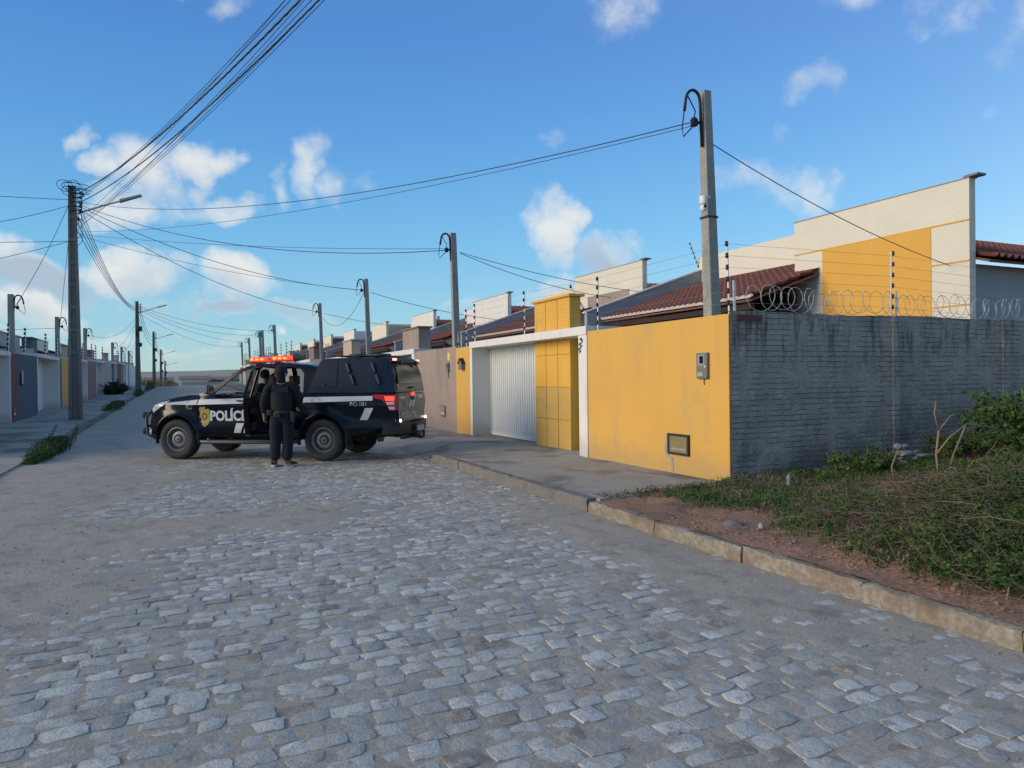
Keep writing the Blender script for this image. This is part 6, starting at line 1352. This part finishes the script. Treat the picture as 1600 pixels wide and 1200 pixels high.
tag(b.build('grass', gmats+dmats), 'low green grass and weeds covering the empty lot beside the kerb', None, kind='stuff')
# dead vines heap
b = MB(); stems = MB()
def vine(b, c, R_, L, r, flat=.35):
    p = Vector(c); d = Vector((VR.uniform(-1,1), VR.uniform(-1,1), VR.uniform(-.3,.6))).normalized(); pts = []
    for i in range(7):
        pts.append(p.copy()); d = (d+Vector((VR.uniform(-1,1), VR.uniform(-1,1), VR.uniform(-.8,.6)))*.38).normalized(); d.z *= .8; p = p+d*L/7
        p.z = max(lot_z(p.x, p.y)+.01, min(p.z, lot_z(p.x, p.y)+flat))
    b.tube(pts, r, 3, caps=False)
for k in range(1050):
    q_ = VR.random()
    if q_ < .5: cx, cy = VR.gauss(5.5, .5), VR.gauss(3.9, .45)
    elif q_ < .8: cx, cy = VR.gauss(7.2, .9), VR.gauss(4.6, .5)
    else: cx, cy = VR.gauss(4.9, .35), VR.gauss(3.0, .55)
    if veg(cx, cy) < .05 or cy > 6.6: continue
    b.cur = VR.choice((0,0,1,2)); h = .16*math.exp(-((cx-5.9)/1.0)**2); z = lot_z(cx, cy)+VR.random()*(.07+h); vine(b, (cx, cy, z), .3, VR.uniform(.18, .6), VR.uniform(.0012, .0036), .10+h*.8)
tag(b.build('dead_vines', dmats, smooth=True), 'heap of brown dry vines and cut stems on the lot', None, kind='stuff')
# leafy undergrowth at the right of the lot
b = MB(); st = MB(); fl = MB()
for k in range(4600):
    x = VR.uniform(4.4, 8.5); y = VR.uniform(1.6, 4.6)
    w_ = math.exp(-(((x-5.6)/.9)**2+((y-3.1)/.55)**2))+.9*math.exp(-(((x-4.75)/.4)**2+((y-2.8)/.6)**2))+.7*math.exp(-(((x-7.4)/1.2)**2+((y-3.6)/.6)**2))+.12*(x > 4.9)
    w_ *= .55+.6*max(0, fbm(x*1.8, y*1.8, 31)+.4)
    if VR.random() > w_*1.3 or veg(x, y) < .05: continue
    b.cur = VR.choice((0,0,1,2,3)); sprig(b, (x, y, lot_z(x, y)), VR.uniform(.10, .30), VR.randint(10, 22), VR.uniform(.022, .042), VR.uniform(.3, 1.0), st)
tag(b.build('undergrowth', gmats), 'leafy green undergrowth growing over the dry vines near the right edge', None, kind='stuff'); tag(st.build('undergrowth_stems', dmats[0]), 'stems of the leafy undergrowth near the right edge', None, kind='stuff')
def bush(name, label, c, rx, ry, rz, ns, nl, L, mats, cat='bush', spread=.8):
    t = thing(name, label, cat, c); lv = MB(); sm = MB()
    for k in range(ns):
        a = VR.uniform(0, 6.28); r_ = math.sqrt(VR.random()); p = Vector(c)+Vector((math.cos(a)*rx*r_*.8, math.sin(a)*ry*r_*.8, VR.random()**1.2*rz*.6*(1-r_*.5))); lv.cur = VR.randrange(len(mats)) if VR.random() < .5 else 0
        k_ = VR.uniform(.5, 1.1)*rz*.6
        mi = lv.cur; 
        d = Vector((math.cos(a)*spread*r_, math.sin(a)*spread*r_, 1)).normalized(); pts = [p, p+d*k_*.5, p+d*k_+Vector((math.cos(a), math.sin(a), -.3))*k_*.25*r_]
        sm.tube(pts, [.008, .006, .003], 3)
        for q in range(nl):
            tt = VR.random(); qq = pts[0].lerp(pts[1], tt*2) if tt < .5 else pts[1].lerp(pts[2], tt*2-1); lv.cur = mi if VR.random() < .7 else VR.randrange(len(mats)); leaf(lv, qq, (VR.uniform(-1,1), VR.uniform(-1,1), VR.uniform(-.5,.9)), L*VR.uniform(.7,1.3), L*.28)
    lv.build('foliage', mats, t); sm.build('stem', dmats[0], t); return t
bush('bush', 'big green bush at the right edge in front of the grey wall', (10.6, 5.0, .2), 1.7, 1.2, 1.35, 560, 32, .085, gmats)
bush('bush', 'yellowish leafed plant in front of the big bush at the right edge', (8.3, 4.05, .42), .35, .3, .45, 26, 16, .11, [gmats[3], gmats[1], mat('leaf_yellow', (.30,.27,.05), .7)], 'plant')
bush('bush', 'small green bush at the lower right corner of the lot', (5.15, 2.55, .22), .35, .35, .28, 60, 22, .045, gmats)
for (c, rx, lb) in (((7.5, 6.1, .3), .5, 'low dark weed clump at the foot of the grey wall, left of the rubble'), ((9.6, 6.2, .4), .6, 'low dark weed clump at the foot of the grey wall, right of the rubble')):
    bush('weed_clump', lb, c, rx, .35, .32, 70, 18, .05, gmats, 'weeds')
# twisted dry branches standing up
t = thing('dry_branch', 'twisted pale dry branch standing up from the lot before the grey wall', 'branch', (7.6, 5.2, .45))
b = MB()
for pts, r_ in (([(7.55,5.15,.3),(7.5,5.15,.6),(7.62,5.2,.85),(7.9,5.25,1.0),(8.15,5.3,1.03)], .013), ([(7.5,5.15,.6),(7.65,5.1,.78),(7.95,5.1,.92),(8.5,5.1,.85),(9.0,5.1,.6)], .010), ([(7.62,5.2,.85),(7.55,5.2,1.05),(7.58,5.2,1.18)], .009), ([(7.6,5.1,.3),(7.72,5.1,.6),(7.85,5.05,.9)], .011), ([(6.9,5.2,.3),(6.85,5.2,.5),(6.95,5.2,.68)], .009)): b.tube(pts, r_, 6)
b.build('branch', dmats[1], t, smooth=True)
t = thing('dry_branch', 'thin curved dry twigs lying over the vine heap', 'branch', (6.6, 4.3, .5)); b = MB()
for k in range(16):
    cx, cy = VR.gauss(7.0, .8), VR.gauss(4.3, .35); z = lot_z(cx, cy)+.1; a = VR.uniform(0, 6.28); r_ = VR.uniform(.08, .20); b.tube([(cx+math.cos(a)*r_*(t_-.5)*2, cy+math.sin(a)*r_*(t_-.5)*2, z+math.sin(t_*math.pi)*r_*VR.uniform(.5, 1.1)) for t_ in (0,.15,.3,.45,.6,.75,.9,1)], .004, 4)
b.build('branch', dmats[1], t, smooth=True)
def rock(b, c, r, sq=(1,1,.6)):
    bm = bmesh.new(); bmesh.ops.create_icosphere(bm, subdivisions=2, radius=r); o_ = VR.uniform(0, 50)
    for v in bm.verts: k = 1+.35*noise.noise(v.co*(2.2/r)+Vector((o_,0,0))); v.co = Vector((v.co.x*sq[0]*k, v.co.y*sq[1]*k, v.co.z*sq[2]*k))+Vector(c)
    bm.verts.index_update(); b.add([v.co[:] for v in bm.verts], [tuple(v.index for v in f.verts) for f in bm.faces]); bm.free()
rub = mat('rubble_white', (.36,.37,.37), .9, (.24,.24,.23), 10, .9, .5, 50); rubg = mat('rubble_grey', (.26,.24,.22), .95, (.17,.16,.15), 10, .9, .5, 50)
t = thing('rubble_heap', 'small rubble heap with white broken pieces against the grey wall column', 'rubble', (8.9, 6.6, .3)); b2 = MB()
for k in range(60): x, y = VR.gauss(8.3, .5), VR.uniform(6.35, 6.85); rock(b2, (x, y, lot_z(x, y)+.02+.10*math.exp(-((x-8.9)/.4)**2)*VR.random()*2), VR.uniform(.02, .07))
for a_ in (((8.75, 6.45, .42), .10, (1.6,.9,.4)), ((9.05, 6.42, .38), .09, (1.7,1,.3)), ((8.82, 6.6, .50), .06, (1.1,.8,.7)), ((9.1, 6.7, .48), .05, (1.2,1,.6)), ((9.9, 6.6, .5), .06, (1.6,1,.4)), ((10.2, 6.6, .5), .05, (1,1,.6))): b = MB(); rock(b, *a_); b.build('white_debris', rub, t)
tag(b2.build('grey_rubble', rubg, t), None, None, kind='stuff')
for (x, y, r_, sq, m_, lb) in ((4.55, 4.72, .032, (.8,.8,1.4), rub, 'upright pale stone on the red soil edge'), (4.5, 5.05, .09, (1.5,1,.35), rubg, 'flat grey stone left of the upright pale stone'), (4.62, 2.85, .035, (1,1,.8), rub, 'round pale stone on the soil beneath the undergrowth'), (4.5, 2.2, .04, (1.3,1,.5), mat('clay_lump', (.32,.17,.10), .95), 'reddish clay lump near the lower right kerb')):
    b = MB(); rock(b, (x, y, lot_z(x, y)+r_*sq[2]*.35), r_, sq); tag(b.build('stone', m_, smooth=True), lb, 'stone')
b = MB()
for k in range(420):
    y = VR.uniform(1.2, 5.6); x = 4.2+abs(VR.gauss(0, .28)); r_ = VR.uniform(.004, .016); rock(b, (x, y, lot_z(x, y)+r_*.2), r_) if r_ > .012 else b.add([(x-r_,y,lot_z(x,y)), (x,y-r_,lot_z(x,y)), (x+r_,y+r_,lot_z(x,y)), (x,y,lot_z(x,y)+r_)], [(0,1,3),(1,2,3),(2,0,3)])
tag(b.build('soil_clods', mat('clod', (.34,.19,.12), 1, (.24,.14,.09), 30)), 'small red soil clods scattered along the kerb', None, kind='stuff')
t = thing('plastic_cup', 'small clear grey plastic bottle standing in the grass before the grey wall', 'bottle', (6.15, 5.95, .22)); b = MB(); b.lathe([(.0,0),(.026,0),(.028,.02),(.026,.08),(.027,.10),(.012,.12),(.011,.135),(0,.135)], (6.15, 5.95, .25), 'z', 14); b.build('bottle_body', mat('dull_plastic', (.17,.18,.20), .35), t, smooth=True)
# pavement edge: dry leaf litter creeping over the concrete
b = MB()
for k in range(900):
    x = VR.uniform(4.25, 6.15); y = 6.75+abs(VR.gauss(0, .16)); b.cur = VR.choice((0,1,2)); leaf(b, (x, y, g(y)+.15), (VR.uniform(-1,1), VR.uniform(-1,1), .15), .025, .007)
tag(b.build('leaf_litter', dmats), 'dry leaf litter creeping onto the pavement edge by the yellow wall', None, kind='stuff')
# left side kerb weeds
def tuft(name, label, x0, y0, x1, y1, n, h, z, cat='weeds', drym=.3):
    t = thing(name, label, cat, (x0, y0, z)); b = MB()
    for k in range(n):
        s_ = VR.random(); e = math.sin(s_*math.pi)**.4; x = lerp(x0, x1, s_)+VR.gauss(0, .11)*e; y = lerp(y0, y1, s_)+VR.gauss(0, .2)*e
        b.cur = VR.choice((0,0,1,2)) if VR.random() > drym else VR.choice((3,4,5)); zz = g(y)+.0 
        if VR.random() < .6: blade(b, (x, y, zz), VR.uniform(.4, 1.1)*h*e, VR.uniform(.2,.9), .008)
        else:
            for q in range(4): leaf(b, (x, y, zz+VR.uniform(.1,.9)*h*e), (VR.uniform(-1,1), VR.uniform(-1,1), VR.uniform(0,.8)), .035 if y0 < 25 else .06, .010 if y0 < 25 else .02)
    b.build('foliage', gmats+dmats[:2], t); return t
tuft('weed_clump', 'long weed strip along the left kerb end, nearest the camera', -2.62, 15.6, -2.66, 20.2, 3200, .34, 0)
t = thing('weed_plant', 'taller leafy weed sticking up from the left kerb weed strip', 'weeds', (-2.75, 18.2, .05)); b = MB(); st = MB()
for (x, y, h) in ((-2.78, 18.3, .62), (-2.70, 18.0, .42), (-2.55, 20.0, .45), (-2.5, 20.3, .5), (-2.6, 17.6, .35)): b.cur = 0; sprig(b, (x, y, .02), h, 34, .05, .25, st)
b.build('foliage', gmats, t); st.build('stem', dmats[0], t)
tuft('weed_clump', 'dry green weed patch by the left kerb beyond the big pole', -3.0, 33, -3.0, 42, 1500, .4, g(37))
tuft('weed_clump', 'small weed patch at the left kerb near the second tall pole', -3.0, 52, -3.0, 60, 700, .5, g(56))
tuft('weed_clump', 'yellowish weed patch at the foot of the second tall pole', -3.0, 66, -3.0, 82, 900, .8, g(70), drym=.5)
bush('bush', 'dark round bush on the left pavement in front of the grey wall', (-4.5, 56.5, g(56)+.1), .6, 1.3, 1.0, 120, 26, .16, [mat('leaf_dark', (.03,.03,.035), .8), gmats[2]], 'bush', 1.0)
# dry grass at the road end
b = MB()
for k in range(7000):
    y = VR.uniform(96, 130); x = VR.uniform(-9, -1.0)
    b.cur = VR.choice((3,3,4,5,0)); blade(b, (x, y, g(y)-.05), VR.uniform(.3, 1.0)*(1.3 if x < -3 else .6), VR.uniform(.2,.8), .03)
tag(b.build('dry_grass', [gmats[3], gmats[2], gmats[0], mat('straw', (.30,.24,.12), .9, (.22,.18,.09), 2), dmats[1], dmats[0]]), 'dry yellowish grass at the left of the road end', None, kind='stuff')
def tree(label, x, y, h, cr, seed):
    rr = random.Random(seed); z = ground_z(x, y); t = thing('tree', label, 'tree', (x, y, z)); b = MB(); tips = []
    b.tube([(x, y, z), (x+.1, y, z+h*.3), (x, y, z+h*.5)], [.18, .13, .10], 7)
    for k in range(14):
        a = k*2.4; el_ = rr.uniform(.3, 1.2); p = Vector((x, y, z+h*rr.uniform(.4,.55))); q = p+Vector((math.cos(a)*math.cos(el_)*cr, math.sin(a)*math.cos(el_)*cr, math.sin(el_)*h*.45)); b.tube([p, p.lerp(q, .5)+Vector((0,0,.15)), q], [.06, .04, .015], 5); tips += [q, p.lerp(q, .7)]
    b.build('trunk', dmats[2], t); c = MB()
    for tp in tips:
        for k in range(70):
            d = Vector((rr.gauss(0,1), rr.gauss(0,1), rr.gauss(0,.8)))*cr*.22; c.cur = rr.randrange(3); leaf(c, tp+d, (rr.uniform(-1,1), rr.uniform(-1,1), rr.uniform(-.5,.8)), .28, .09)
    c.build('crown', gmats[:3], t)
tree('small tree behind the far service poles, above the pickup windscreen', 10.3, 108, 4.2, 1.5, 3)
for i, (x, y, h) in enumerate([(-14, 240, 3.2), (8, 245, 2.6), (26, 248, 3), (37, 255, 3.5), (-4, 235, 2.4)]):
    tree(['far low tree left of the second tall pole', 'far low tree over the front of the bonnet', 'far low tree beside the tall cream far house', 'far low tree seen through the front door window', 'far low tree between the third and fourth tall poles'][i], x, y, h, h*.6, 10+i)
